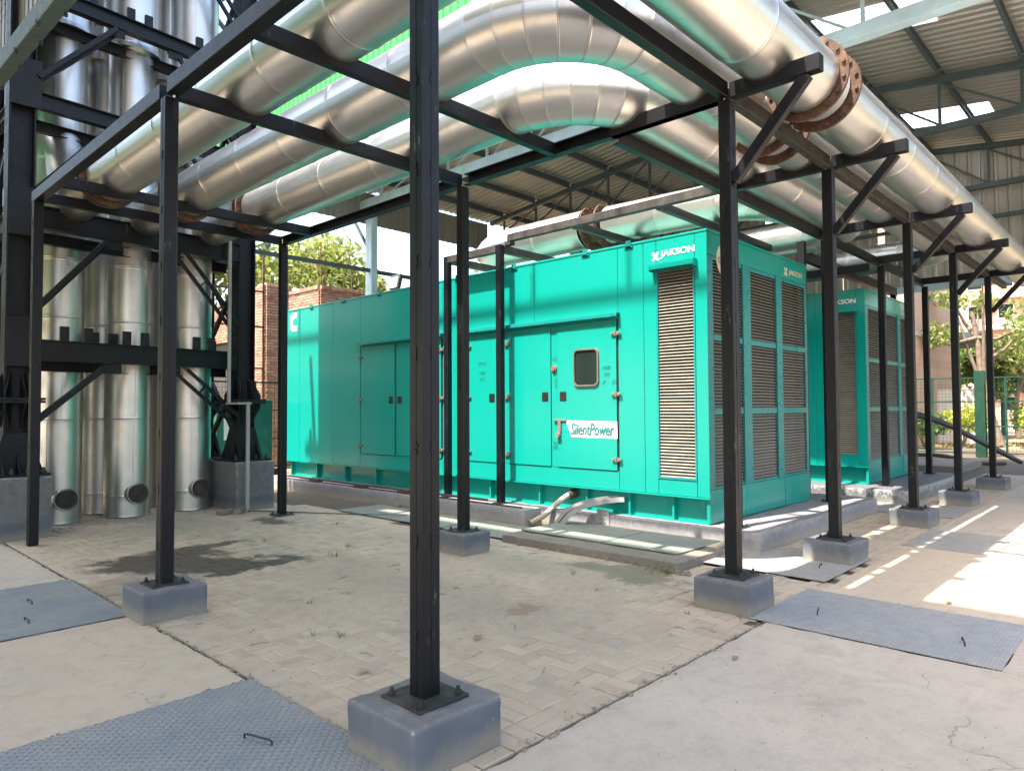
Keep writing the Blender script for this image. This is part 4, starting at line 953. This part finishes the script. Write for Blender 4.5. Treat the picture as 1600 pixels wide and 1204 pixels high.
# small things along the pad ----------------------------------------------
t=thing('drain_pipe','brown oil line with black clamps lying along the pad edge','pipe',(6.8,10,.2))
MB().tube([(6.78,12.5,.25),(6.78,9,.25),(6.78,6.9,.25)],.018,8).build('line','rust',t); MB().tube([(6.72,12.6,.22),(6.72,6.2,.215)],.010,6).build('line','dusty_black',t)
for y in(11.3,9.9,8.7): B('clamp',(6.72,y-.14,.2),(6.83,y+.14,.262),'rust',t)
MB().cyl((6.78,7.95,.25),(6.78,8.02,.25),.05,12).cyl((6.78,7.3,.25),(6.78,7.34,.25),.03,12).cyl((6.78,7.97,.25),(6.78,7.97,.36),.012,8).build('valve','rubber',t)
t=thing('beige_drain_hose','beige dusty hose bending from the base of the green enclosure over the pad edge','hose',(7.1,6,.2))
MB().tube(smooth([(7.24,5.72,.40),(7.14,5.78,.37),(7.02,5.86,.27),(6.9,5.98,.12),(6.78,6.1,.03)]),.036,12).build('hose','beigeplastic',t); MB().cyl((7.25,5.71,.41),(7.15,5.77,.375),.06,14).build('hose_cap','rubber',t)
t=thing('cable_tray','bent perforated cable tray with black cables running from the enclosure base into the pit','cable tray',(6.9,5.2,.1))
pts=[(7.20,4.98,.39),(7.16,5.05,.385),(7.0,5.15,.37),(6.86,5.28,.33),(6.76,5.42,.25),(6.70,5.52,.13),(6.68,5.58,.02)]; pts=[tuple(v) for v in smooth(pts,5)]
for d in(-.09,.09):
    q=[(a+d*.5,b_+d*.8,z) for a,b_,z in pts]; m=MB()
    for a,b_ in zip(q[:-1],q[1:]): m.bar(a,b_,.005,.06)
    m.build('tray_rail','conduit',t)
for k in range(7): MB().tube([(a+(k-3)*.012,b_+(k-3)*.021,z-.01+.008*math.sin(k*2)) for a,b_,z in pts],.011,6).build('cable','rubber' if k%3 else 'conduit',t)
MB().b2((6.99,5.02,.06),(7.0,5.20,.27)).build('perforated_leg','conduit',t)
hs=MB()
for zz in(.1,.15,.2,.24):
    for yy in(5.07,5.15): hs.cyl((6.9885,yy,zz),(6.9895,yy,zz),.008,8)
hs.build('punched_holes','dark',t)
# leaning bar left of the enclosure
# ------------------------------------------------------------------ MAIN SHED
sh=thing('generator_shed','open steel shed with slate trusses and ribbed roof sheets behind the rack','shed',(10.4,6.8,0))
TX=[10.4,14.8,19.4]; RY=6.8; EY0,EY1=-3.0,14.85
def ztop(y): return 8.02-.124*abs(y-RY)
for k,X in enumerate(TX):
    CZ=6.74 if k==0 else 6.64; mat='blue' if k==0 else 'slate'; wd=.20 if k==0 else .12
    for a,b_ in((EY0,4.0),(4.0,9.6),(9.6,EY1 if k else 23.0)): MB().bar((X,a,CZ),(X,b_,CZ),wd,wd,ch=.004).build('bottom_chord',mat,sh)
    MB().bar((X,EY0,ztop(EY0)+.04),(X,RY,ztop(RY)),.11,.12).build('top_chord',mat,sh); MB().bar((X,EY1,ztop(EY1)+.04),(X,RY,ztop(RY)),.11,.12).build('top_chord',mat,sh)
    ys=[y for y in np.arange(RY-8.75,RY+7.9,1.25)]
    for i,y in enumerate(ys):
        if ztop(y)-6.75>.12: MB().bar((X,y,6.71),(X,y,ztop(y)-.05),.05,.05,(1,0,0)).build('web',mat,sh)
        if i<len(ys)-1 and ztop(y)>6.95:
            a,b_=(y,ys[i+1]); 
            if y<RY-.1: MB().bar((X,b_,ztop(b_)-.06),(X,a,6.71),.035,.035).build('web_diagonal',mat,sh)
            else: MB().bar((X,a,ztop(a)-.06),(X,b_,6.71),.035,.035).build('web_diagonal',mat,sh)
    for y in(14.75,-2.6):
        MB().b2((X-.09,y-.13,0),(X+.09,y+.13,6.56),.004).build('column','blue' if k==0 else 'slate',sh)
        MB().bar((X,y+(.9 if y>0 else -.5)*0+.13,5.6),(X,y+.85 if y>0 else y+.9,6.55),.06,.06).build('knee_brace','slate',sh)
for y in list(np.arange(RY-8.75,RY,1.25))+list(np.arange(RY+1.25,RY+8.0,1.25))+[RY-.25,RY+.25]:
    for xa,xb in((8.72,14.75),(14.85,20.0)): MB().chan((xa,y,ztop(y)+.12),(xb,y,ztop(y)+.12),.055,.15,.006,1).build('purlin','slate',sh)
MB().bar((10.49,14.7,5.0),(-1.5,14.7,5.0),.08,.09).build('tie_beam','slate',sh); MB().bar((10.49,14.75,5.0),(19.3,14.75,5.0),.08,.09).build('tie_beam','slate',sh)
def ribbed(p0,ux,uy,un_,W_,L_,pitch=.2,rib=.035,flip=False):
    """sheet spanning W_ along ux (ribs repeat) and L_ along uy"""
    p0,ux,uy,un_=map(Vector,(p0,ux,uy,un_)); prof=[]; x=0; n=max(1,round(W_/pitch)); pt=W_/n
    for i in range(n): prof+=[(i*pt,0),(i*pt+pt*.55,0),(i*pt+pt*.66,rib),(i*pt+pt*.86,rib),(i*pt+pt*.97,0)]
    prof+=[(W_,0)]
    vs=[p0+ux*a+un_*b_ for a,b_ in prof]+[p0+ux*a+un_*b_+uy*L_ for a,b_ in prof]; m=len(prof)
    t_=un_*.003; vs+= [v+t_ for v in vs]
    fs=[(i,i+1,m+i+1,m+i) for i in range(m-1)]+[(2*m+i,3*m+i,3*m+i+1,2*m+i+1) for i in range(m-1)]
    fs+=[(i,2*m+i,2*m+i+1,i+1) for i in range(m-1)]+[(m+i,m+i+1,3*m+i+1,3*m+i) for i in range(m-1)]
    return MB().add(vs,fs)
sl=math.hypot(1,.124); dn=(0,1/sl,-.124/sl); dm=(0,-1/sl,-.124/sl)
x=8.66
while x<20.0:
    w_=1.04
    for side in(1,-1):
        d=dn if side>0 else dm; zr=ztop(RY)+.215
        Lt=(EY1+.35-RY)*sl if side>0 else (RY-EY0+.4)*sl
        cuts=[(0,Lt,'roof')]
        if side<0 and (abs(x-11.78)<.5 or abs(x-16.98)<.5): cuts=[(0,2.4,'roof'),(2.4,4.2,'skylight'),(4.2,Lt,'roof')]
        for a,b_,mt in cuts:
            p=Vector((x,RY,zr))+Vector(d)*a
            ribbed(p,(1,0,0),d,(0,0,1),w_-.002,b_-a-.002,.205,.03).build('roof_sheet' if mt=='roof' else 'skylight_sheet',mt,sh)
    x+=w_
# eave valance on the left, and gable cladding at the far end
x=8.7
while x<14.6:
    ribbed((x,EY1+.3,6.30),(1,0,0),(0,0,1),(0,-1,0),1.038,.82,.205,.03).build('valance_sheet','oldsheet',sh); x+=1.04
y=EY0
while y<EY1-.3:
    top=min(ztop(y),ztop(y+1.04))+.1
    if not (5.2<y<6.0):
        wd=1.038 if not 7.2<y<8.2 else .70
        ribbed((19.52,y,4.42),(0,1,0),(0,0,1),(-1,0,0),wd,top-4.42,.26,.03).build('gable_sheet','wallsheet',sh)
    else: ribbed((19.52,y+.16,4.42),(0,1,0),(0,0,1),(-1,0,0),.86,top-4.42,.26,.03).build('gable_sheet','wallsheet',sh)
    y+=1.04
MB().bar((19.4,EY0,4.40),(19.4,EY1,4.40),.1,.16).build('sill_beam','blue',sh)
MB().bar((19.42,EY0,5.9),(19.42,EY1,5.9),.08,.08).build('girt','slate',sh)

# ------------------------------------------------------------------ LEFT SHED (over and behind the camera): roof, girder and wall unseen, placed for shade
ls=thing('left_shade_canopy','grey green eave beam and corrugated cladding at upper left, with unseen girder, wall and roof placed for shade','shed',(0,6,0))
XG,ZG=2.5,11.65
MB().bar((XG,-14,ZG),(XG,24,ZG),.05,.09).build('bottom_chord','greensteel',ls)  # girder out of view, placed so its shadow bands the enclosure side
MB().bar((XG,-14,ZG+2.1),(XG,24,ZG+2.1),.05,.07).build('top_chord','greensteel',ls)
for y in np.arange(-12.9,24,1.55): MB().bar((XG,y-.02,ZG+.05),(XG,y-.02,ZG+2.06),.045,.045,(1,0,0)).build('web','greensteel',ls)
eb=MB().bar((1.2,.5,3.865),(1.2,9.0,4.335),.10,.14,ch=.004).build('eave_beam','greensteel',ls)
em=MB().cyl((0,0,-.02),(0,0,.02),.012,6).mesh('bolt','dusty_black')
for k in range(16): inst(em,'bolt',eb,(1.2+.045*(1 if k%2 else -1),3.6+k*.3,3.865+(3.1+k*.3)*.47/8.5-.075))
bm=MB().cyl((0,0,0),(0,0,-.03),.018,6).mesh('bolt','rust')
y=9.40
while y<12.5:
    ribbed((2.0,y,5.88),(0,1,0),(0,0,1),(1,0,0),.83,7.6,.23,.035).build('cladding_sheet','oldsheet',ls); y+=.833  # lower part shows; carried up out of view to shade the enclosure
MB().bar((1.92,9.7,10.6),(1.92,13.3,10.6),.1,.12).build('girt','greensteel',ls); MB().bar((1.92,9.7,7.2),(1.92,13.3,7.2),.1,.12).build('girt','greensteel',ls)
x=-9.0
ZR=11.6; XE=6.2-SK*ZR  # unseen roof, its edge set where the yard's shade ends
while x<XE-.2:
    ww=min(1.04,XE-x); ribbed((x,-22,ZR),(1,0,0),(0,1,0),(0,0,1),ww-.002,35.5,.205,.03).build('roof_sheet','roof',ls); x+=ww
y=1.0
while y<24:
    ribbed((-5.2,y,3.4),(0,1,0),(0,0,1),(1,0,0),1.03,8.0,.25,.035).build('cladding_sheet','greensheet',ls); y+=1.035  # unseen green wall, added for its reflection in the pipes, raised to admit light
for y in(-8,1.5,9.5,13.2): MB().bar((-9,y,ZR-.12),(XE,y,ZR-.12),.12,.18).build('rafter','greensteel',ls)
for x in(-8.8,):
    for y in(-8,1.5,13.2): MB().b2((x-.15,y-.15,0),(x+.15,y+.15,ZR-.2)).build('column','greensteel',ls)
for y in(-8,17.5): MB().bar((XE,y,ZR-.1),(XG,y,ZG-.05),.06,.08).build('rafter','greensteel',ls)
for z in (2.6,): MB().b2((1.1,-1.2,0),(1.26,-1.04,3.9),.004).build('column','greensteel',ls)

# ------------------------------------------------------------------ green clad gallery far behind
gr=thing('green_gallery','raised building clad in bright green ribbed sheets seen between the pipes','building',(14,20,0))
y=14.2
while y<37:
    ribbed((14,y,12.0),(0,1,0),(0,0,1),(-1,0,0),1.0,5.2,.33,.05).build('cladding_sheet','greensheet',gr); y+=1.003
B('floor_deck',(14.1,14.2,11.9),(19,37,12.1),'greensteel',gr); B('roof',(13.8,14,17.2),(19,37,17.35),'roof',gr)
for (x,y) in((18.7,14.6),(14.6,36.5),(18.7,36.5)): B('leg',(x-.2,y-.2,0),(x+.2,y+.2,11.9),'greensteel',gr)

# ------------------------------------------------------------------ brick buildings
bk=thing('brick_building','unfinished red brick building with pier and parapet behind the far end of the green enclosure','building',(9.5,18,0))
brm=[]
for k in range(4): brm.append(MB().box((0,0,0),(.228+random.uniform(-.004,.004),.06,.064),None,.003).mesh('brick','brick'))
bru=MB().box((0,0,0),(.06,.228,.064),None,.003).mesh('brick','brick'); bstuff=MB(); nb=0
def brickface(p0,along,outn,L,H,z0,single=True,holes=()):
    """lay bricks over a face: along=0 (X) or 1 (Y); outn sign of the outward normal on the other axis"""
    global nb
    rows=int(H/.078); 
    for r_ in range(rows):
        z=z0+.039+r_*.078; off=.12 if r_%2 else 0
        c=-off+.12
        while c<L+.1:
            a=max(c-.114,0); b_=min(c+.114,L)
            if b_-a>.04 and not any(h[0]<c<h[1] and h[2]<z<h[3] for h in holes):
                m_=(a+b_)/2; pr=outn*(.014+random.uniform(-.004,.004))
                pos=(p0[0]+m_,p0[1]+pr,z) if along==0 else (p0[0]+pr,p0[1]+m_,z)
                if single and nb<290:
                    o=inst(random.choice(brm) if along==0 else bru,'brick',bk,pos); nb+=1
                    sc=(b_-a)/.228
                    o.scale=(sc,1,1) if along==0 else (1,sc,1)
                else:
                    d=((b_-a),.06,.064) if along==0 else (.06,(b_-a),.064); bstuff.box(pos,d)
            c+=.24
MBw=MB(); MBw.b2((9.22,17.95,0),(9.84,18.45,4.98))
brickface((9.20,17.93,0),0,-1,.66,4.95,0.0)          # pier front
MBw.b2((9.32,18.45,0),(9.62,22.5,3.72)); MBw.b2((9.32,18.45,4.0),(9.62,22.5,4.72))
brickface((9.20,17.93,0),1,-1,.55,4.95,0.0,True)
MBw.b2((9.85,18.2,0),(14.5,18.4,4.3))
brickface((9.30,18.48,0),1,-1,4.0,4.75,0.0,False,holes=((.3,1.3,2.6,3.5),(1.8,3.0,2.6,3.5)))
B('window_opening',(9.296,18.8,2.6),(9.33,19.7,3.5),'dark',bk)
B('window_opening',(9.296,20.3,2.6),(9.33,21.4,3.5),'dark',bk)
B('lintel',(9.27,18.45,3.72),(9.64,22.5,4.0),'lintel',bk)
# parapet block
MBw.b2((10.92,18.02,3.6),(15.5,22.3,5.02)); brickface((10.9,18.0,0),1,-1,4.3,1.42,3.6,True); brickface((10.9,18.0,0),0,-1,4.6,1.42,3.6,True)
MBw.build('wall_core','mortarw',bk)
so=MB()
for k in range(48): so.box((10.88,18.05+k*.09,5.06),(.12,.078,.11)); 
for k in range(52): so.box((10.95+k*.09,17.98,5.06),(.078,.12,.11))
so.build('soldier_course','brick',bk)['kind']='stuff'
o=bstuff.build('brickwork','brick',bk); o['kind']='stuff'
for (x,y,h) in((11.2,18.4,1.5),(11.28,18.35,1.35),(11.24,18.5,1.6),(11.15,18.45,1.3),(11.9,18.3,1.25),(13.0,18.4,.8),(13.1,18.5,.9)): MB().cyl((x,y,4.9),(x+random.uniform(-.05,.05),y,4.9+h),.012,6).build('rebar','rust',bk)
MB().tube([(12.0,18.0,4.4),(11.98,18.0,5.5),(11.95,18.1,6.2),(11.9,18.15,6.35)],.02,6).build('rebar','rust',bk)
# window grille / pipe frame leaning in front of the pier
gf=thing('steel_grille','rusty steel window grille frame beside the brick pier','grille',(8.6,16.6,0))
for (a,b_) in (((8.55,16.8,2.55),(8.55,16.8,5.6)),((7.2,16.8,2.55),(8.55,16.8,2.55)),((7.2,16.8,3.6),(8.55,16.8,3.6)),((7.2,16.8,4.5),(8.55,16.8,4.5)),((7.2,16.8,2.55),(7.2,16.8,5.6)),((7.9,16.8,0),(7.9,16.8,2.55)),((8.55,16.8,0),(8.55,16.8,2.55))): MB().bar(a,b_,.04,.04).build('bar','rust',gf)
# far tan brick block at right
tb=thing('tan_brick_building','tan brick building corner seen between the far rack posts','building',(29,7,0))
B('wall',(29,7.15,0),(36,26,9),'tanbrick',tb); B('ledge',(28.9,7.1,4.2),(36,26,4.35),'lintel',tb)
B('downpipe',(28.88,7.2,0),(28.98,7.3,8.8),'beigeplastic',tb)
# apartment block
ap=thing('apartment_block','distant pink brick apartment block with pale balcony bands behind the trees','building',(85,14,0))
def apt(x0,y0,y1,floors,parent):
    B('wall',(x0,y0,0),(x0+14,y1,floors*3.1+1),'pinkbrick',parent)
    for f in range(floors):
        z=f*3.1
        B('balcony',(x0-.9,y0+1,z+3.0),(x0,y1-1,z+3.45),'palewall',parent)
        yy=y0+1.2
        while yy<y1-1.6:
            w=B('window',(x0-.08,yy,z+1.0),(x0+.02,yy+1.4,z+2.5),'palewall',parent); B('pane',(x0-.1,yy+.1,z+1.1),(x0-.081,yy+1.3,z+2.4),'glass',w); yy+=2.6
apt(85,2.5,16.2,6,ap)
ap2=thing('apartment_block','lower part of the far brick housing, right of the tree with a forked trunk','building',(95,-5,0)); apt(98,-12,1.5,5,ap2)
# far pipe shelter
ps=thing('far_pipe_shelter','far low canopy with pipes beyond the fence','shelter',(40,9,0))
B('canopy',(36,6.2,4.6),(44,11,4.75),'slate',ps); MB().bar((36,6.2,4.5),(36,11,4.5),.15,.25).build('beam','slate',ps)
for y in(7.6,8.6): MB().tube([(37.5,y,4.5),(37.5,y,2.9),(37.5,y+.3,2.6),(37.5,y+1.4,2.6)],.3,14).build('duct','clad_dull',ps)
for (x,y) in((36.2,8.95),(36.3,7.1),(43,6.4),(43,10.5)): B('post',(x-.1,y-.1,0),(x+.1,y+.1,4.5 if y!=8.95 else 6.6),'slate',ps)
B('low_wall',(33,5.6,0),(33.2,9.4,2.2),'palewall',ps)
# ------------------------------------------------------------------ fence at right
def fence(label,p,q,h,nposts,mesh=.10,z0=.05):
    t=thing('mesh_fence',label,'fence',(p[0],p[1],0),'green mesh fences'); p=Vector((*p,0)); q=Vector((*q,0)); d=(q-p); L=d.length; dd=d.normalized()
    for k in range(nposts): a=p+d*k/(nposts-1); MB().b2((a.x-.03,a.y-.03,0),(a.x+.03,a.y+.03,h)).build('post','greenpaint',t)
    for z in(z0,h*.36,h*.68,h-.03): MB().bar(p+Vector((0,0,z)),q+Vector((0,0,z)),.03,.04).build('rail','greenpaint',t)
    m=MB(); nz=int(h/mesh)
    for k in range(1,nz): m.bar(p+Vector((0,0,k*mesh)),q+Vector((0,0,k*mesh)),.006,.006)
    for k in range(int(L/mesh)): a=p+dd*(k+.5)*mesh; m.box((a.x,a.y,h/2),(.006,.006,h-.1))
    m.build('wire_mesh','greenpaint',t)['kind']='stuff'; return t
fence('green wire mesh fence running across behind the far rack posts',(25.5,9.6),(26.5,-2.0),2.42,7)
fence('green mesh fence seen between the tower and the brick pier',(5.5,16.2),(9.3,16.2),2.2,4,.12)
t=thing('green_gate_post','thick dark green steel gate post at right','post',(24.6,4.28,0)); MB().ibeam((24.6,4.22,0),(24.6,4.22,2.55),.26,.24,.02,(1,0,0)).build('post','greenpaint',t)
# hoses
t=thing('black_hose','pair of thick grey black hoses arching down from the pad to the ground at right','hose',(22,4.5,0))
for k in(0,1):
    o_=k*.09; MB().tube(smooth([(21.2,6.3+o_,1.02+o_),(21.2,5.6+o_,1.22+o_),(21.4,5.1+o_,1.24+o_),(21.7,4.5+o_,1.0+o_),(22.0,3.9+o_,.62+o_),(22.3,3.35+o_,.25+o_),(22.6,3.0,.02)]),.055,10).build('hose','rubber',t)
t=thing('black_hose','black hose lying on the low concrete pad by the fence','hose',(20,4.5,.16)); MB().tube(smooth([(20.4,6.0,.2),(20.7,5.2,.24),(20.9,4.4,.22),(21.2,3.8,.06),(21.6,3.2,.05)]),.05,8).build('hose','rubber',t)
t=thing('green_mat','rumpled green sheet lying on the far concrete pad','tarpaulin',(19.5,5.4,.16)); rough_block((18.6,5.0,.15),(20.4,5.9,.20),.01,.03,.1,None,3).build('sheet','greenpaint',t)
# teal cabinet and stuff left behind the tower
t=thing('green_cabinet','small teal cabinet, colour darkened for shade, behind the tower, in front of the brick wall','cabinet',(6.6,14.0,0))
MB().b2((6.1,13.9,.25),(7.3,14.9,1.72),.01).build('cabinet_body','cabshaded',t); B('white_strip',(6.25,13.885,.9),(6.36,13.898,1.55),'white',t); B('base',(6.15,13.95,0),(7.45,14.85,.25),'dusty_black',t)
t=thing('green_cabinet','green panel box, colour darkened for shade, seen at far left behind the tower column','cabinet',(1.4,12.3,0)); MB().b2((1.0,13.4,.3),(2.6,14.2,3.2),.01).build('cabinet_body','cabshaded',t)
t=thing('grey_panel_wall','pale grey panelled wall glimpsed between the left stacks','wall',(3,19,0))
for k in range(9):
    for j in range(3): B('panel',(-1+k*1.2,19,j*.9),(.17+k*1.2,19.08,j*.9+.88),'greycol',t)
mb=MB().bar((4.95,13.2,.75),(4.2,13.6,2.5),.1,.1); tag(mb.build('leaning_beam','black_old'),'black steel beam leaning behind the tower base','beam')

# ------------------------------------------------------------------ vegetation
def cards(name,centres,count,size,mat,parent,squash=.75):
    C_=np.array(centres); w=C_[:,3]**2; idx=rng.choice(len(C_),count,p=w/w.sum())
    d=rng.normal(size=(count,3)); d/=np.linalg.norm(d,axis=1)[:,None]; rad=rng.uniform(.35,1.05,count)**.6
    P_=C_[idx,:3]+d*(C_[idx,3]*rad)[:,None]*np.array([1,1,squash])
    a=rng.normal(size=(count,3)); a/=np.linalg.norm(a,axis=1)[:,None]; b_=np.cross(a,rng.normal(size=(count,3))); b_/=np.linalg.norm(b_,axis=1)[:,None]
    s=rng.uniform(.5,1.3,count)[:,None]*size
    V=np.stack([P_-a*s,P_-b_*s*.5+a*s*.1,P_+a*s,P_+b_*s*.5+a*s*.1],1).reshape(-1,3)-np.array(parent['_w'])
    me=bpy.data.meshes.new(name); F_=np.arange(count*4).reshape(-1,4)
    me.vertices.add(len(V)); me.vertices.foreach_set('co',V.ravel()); me.loops.add(count*4); me.loops.foreach_set('vertex_index',F_.ravel().astype(np.int32))
    me.polygons.add(count); me.polygons.foreach_set('loop_start',np.arange(0,count*4,4,dtype=np.int32)); me.update(calc_edges=True); me.materials.append(M[mat])
    o=bpy.data.objects.new(name,me); COL.objects.link(o); o.parent=parent; return o
def tree(x,y,h,cr,label,mat='leaf',count=5000,size=.13,trunk=.14,name='tree',cz=.66,nb_=9,sparse=1.,lean=(0,0)):
    global rng
    t=thing(name,label,'tree',(x,y,0),'trees around the yard'); random.seed(int(abs(x*100))); rng=np.random.default_rng(int(abs(x*100)))
    pts=[(x+lean[0]*k/5,y+lean[1]*k/5+.1*math.sin(k),h*.72*k/5) for k in range(6)]
    m=MB().tube(pts,[trunk*(1-.12*k) for k in range(6)],10); cs=[]
    for k in range(nb_):
        a=2*math.pi*k/nb_+random.uniform(-.3,.3); z=h*random.uniform(cz-.18,.95); rr_=cr*random.uniform(.35,.85)*(1.1-abs(z/h-cz)); i=random.randint(2,4)
        e=Vector((x+lean[0]*.8+rr_*math.cos(a),y+lean[1]*.8+rr_*math.sin(a),z)); s_=Vector(pts[i]); mid=s_.lerp(e,.5)+Vector((0,0,-.1*h*.3))
        m.tube([s_,mid,e],[trunk*.45,trunk*.3,trunk*.1],6)
        for q in range(3): cs.append((e.x+random.uniform(-.4,.4)*cr*.5,e.y+random.uniform(-.4,.4)*cr*.5,e.z+random.uniform(-.3,.3)*cr*.4,cr*random.uniform(.2,.42)*sparse))
    m.build('trunk','bark',t); cards('crown',cs,count,size,mat,t); return t
tree(13.0,21.5,7.7,2.6,'round yellow green leafy tree rising behind the brick parapet','leafy',6500,.14,nb_=14)
tree(9.3,24,7.6,2.8,'tree behind the brick pier, left of the round one','leafy',4500,.15)
tree(5.0,23,7.0,3.0,'bushy tree glimpsed between the stacks and the brick wall','leaf',4500,.15)
tree(1.2,25,7.5,3.0,'tree glimpsed between the front left and middle stacks','leafy',4000,.15)
tree(-3.5,24,8,3,'tree beyond the far left edge of the tower','leaf',3500,.16)
tree(32,4.9,7.2,2.0,'bare forked tree with few leaves beside the green gate post','leafy',1300,.12,.2,lean=(0,.9),sparse=.8)
tree(34.5,3.2,6.0,2.4,'full green tree right of the gate post','leafy',4200,.13)
tree(36,.6,6.5,2.8,'dense green tree at the right edge of view','leafy',5000,.14)
tree(41,5.5,5.0,2.4,'dark bushy tree beyond the fence, behind the forked tree','leafdark',4500,.14)
tree(47,9.5,6,3,'green tree behind the far pipe shelter','leaf',4000,.18)
tree(46,2.0,6.5,3,'green tree in front of the apartment block','leafy',5000,.16)
tree(30.5,-3.5,7,3,'tree past the right edge of the photograph','leaf',2500,.16)
def bush(x,y,r,h,label,mat,count=1800,size=.08):
    t=thing('bush',label,'bush',(x,y,0),'bushes beyond the fence'); m=MB(); cs=[]
    for k in range(7):
        a=k*.9; e=(x+r*.5*math.cos(a),y+r*.5*math.sin(a),h*.65); m.tube([(x,y,0),((x+e[0])/2,(y+e[1])/2,h*.4),e],[.03,.02,.01],5); cs.append((e[0],e[1],h*random.uniform(.5,.75),r*.5))
    m.build('stem','bark',t); cards('foliage',cs,count,size,mat,t,.9); return t
bush(29.5,3.0,1.0,1.9,'bright yellow leaved bush beyond the fence','leafyellow',2600)
bush(30.5,5.8,.9,1.7,'yellow green bush left of the gate post','leafyellow',1500)
bush(31.5,1.2,1.1,1.8,'green bush right of the yellow one','leaf',2000)
bush(28.5,6.6,.8,1.3,'dark low bush beside the tan brick corner','leafdark',1500)
bush(33,3.6,1.2,1.6,'green bush behind the yellow one','leafdark',2200,.1)
# leaf litter beyond fence
t=thing('tmp','','',(0,0,0)); 
cs=[(28+random.uniform(-1.5,8),random.uniform(-4,9),.0,.7) for k in range(70)]
o=cards('leaf_litter',cs,9000,.07,'dryleaf',t,.06); o.parent=None; o['kind']='stuff'; bpy.data.objects.remove(t)
# distant tree belt
t=thing('tmp','','',(0,0,0)); cs=[]
for k in range(200):
    a=R(random.uniform(-40,125)); d=random.uniform(75,110)
    if a<R(16) and a>R(-2): d+=25
    cs.append((math.cos(a)*d,math.sin(a)*d,random.uniform(0,4.5),random.uniform(2,3.6)))
o=cards('far_tree_belt',cs,26000,.55,'leafdark',t); o.parent=None; o['kind']='stuff'; bpy.data.objects.remove(t)
# weeds
gm=MB()
def tuft(x,y,n,h,s):
    for k in range(n):
        a=random.uniform(0,6.28); l=random.uniform(.4,1)*h; d=Vector((math.cos(a),math.sin(a),0)); b_=Vector((x,y,.004))+d*random.uniform(0,s); w=d.cross(Vector((0,0,1)))*.0025
        gm.add([b_-w,b_+w,b_+d*l*.3+Vector((0,0,l*.7))+w*.6,b_+d*l*.3+Vector((0,0,l*.7))-w*.6,b_+d*l*.65+Vector((0,0,l*.95))],[(0,1,2,3),(3,2,4)])
for x,y,n,h,s in ((5.62,3.42,60,.07,.09),(5.5,3.5,15,.05,.1),(6.58,8.6,40,.10,.10),(6.5,8.2,40,.07,.08),(6.6,9.3,20,.1,.1),(4.0,6.3,30,.06,.1),(4.35,6.6,25,.05,.1),(2.5,4.2,10,.06,.03),(2.62,4.05,20,.05,.04),(2.9,4.9,14,.06,.03),(5.1,8.0,20,.06,.08),(5.2,9.2,14,.05,.08),(4.6,2.62,10,.05,.02),(3.9,7.6,12,.05,.08),(5.0,4.0,10,.1,.06)): tuft(x,y,n,h,s)
tag(gm.build('grass_tufts','grass'),kind='stuff')
# twigs, leaves, pebbles
tm=MB(); 
for k in range(90):
    x=random.uniform(1.95,5.6); y=random.uniform(2.3,9.5); a=random.uniform(0,6.28); L=random.uniform(.03,.14); z=max(dustz(x,y),0)+.004
    tm.tube([(x,y,z),(x+math.cos(a)*L*.5+.01,y+math.sin(a)*L*.5,z+.006),(x+math.cos(a)*L,y+math.sin(a)*L,z)],random.uniform(.0012,.003),4)
tag(tm.build('twigs','bark'),kind='stuff')
pm=MB()
for k in range(420):
    if k<260: x=random.uniform(1.95,5.7); y=random.uniform(2.2,8.5); z=max(dustz(x,y),-.002)
    else: x=random.uniform(2.0,9.0); y=random.uniform(.2,2.1); z=0
    s=random.uniform(.0015,.0045); r_=Matrix.Rotation(random.uniform(0,3),3,Vector((random.random()+.1,random.random(),random.random())).normalized()); pm.box((x,y,z+s*.3),(s*2,s*1.4,s*1.2),r_)
for k in range(60):
    t_=random.random(); pm.box((5.72+random.uniform(-.08,.03),3.3+random.uniform(-.1,.3)*(1 if k<40 else 6),.012),(.03*random.random()+.006,.02,.016),Matrix.Rotation(random.uniform(0,3),3,'Z'))
for k in range(900):
    if k<220: x=random.uniform(2.3,4.8); y=2.14+random.gauss(0,.018)
    elif k<750: x=1.865+random.gauss(0,.012); y=random.uniform(2.2,7.2)
    else: x=random.uniform(-.2,1.85); y=random.choice((3.797,5.62,7.22))+random.gauss(0,.008)
    s=abs(random.gauss(0,.003))+.0015; pm.box((x,y,.004),(s*2,s*1.5,s),Matrix.Rotation(random.uniform(0,3),3,'Z'))
tag(pm.build('pebbles','crumb'),kind='stuff')
lm=MB()
for (x,y,s) in((3.98,1.95,.04),(3.2,3.35,.05),(4.7,3.5,.03),(2.35,3.4,.05),(3.1,5.0,.03),(6.2,1.3,.05)):
    z=.012; lm.add([(x-s,y,z),(x,y-s*.5,z+.006),(x+s,y,z),(x,y+s*.5,z+.012)],[(0,1,2,3)])
tag(lm.build('fallen_leaves','dryleaf'),kind='stuff')
for o in list(bpy.data.objects):
    if '_w' in o: del o['_w']
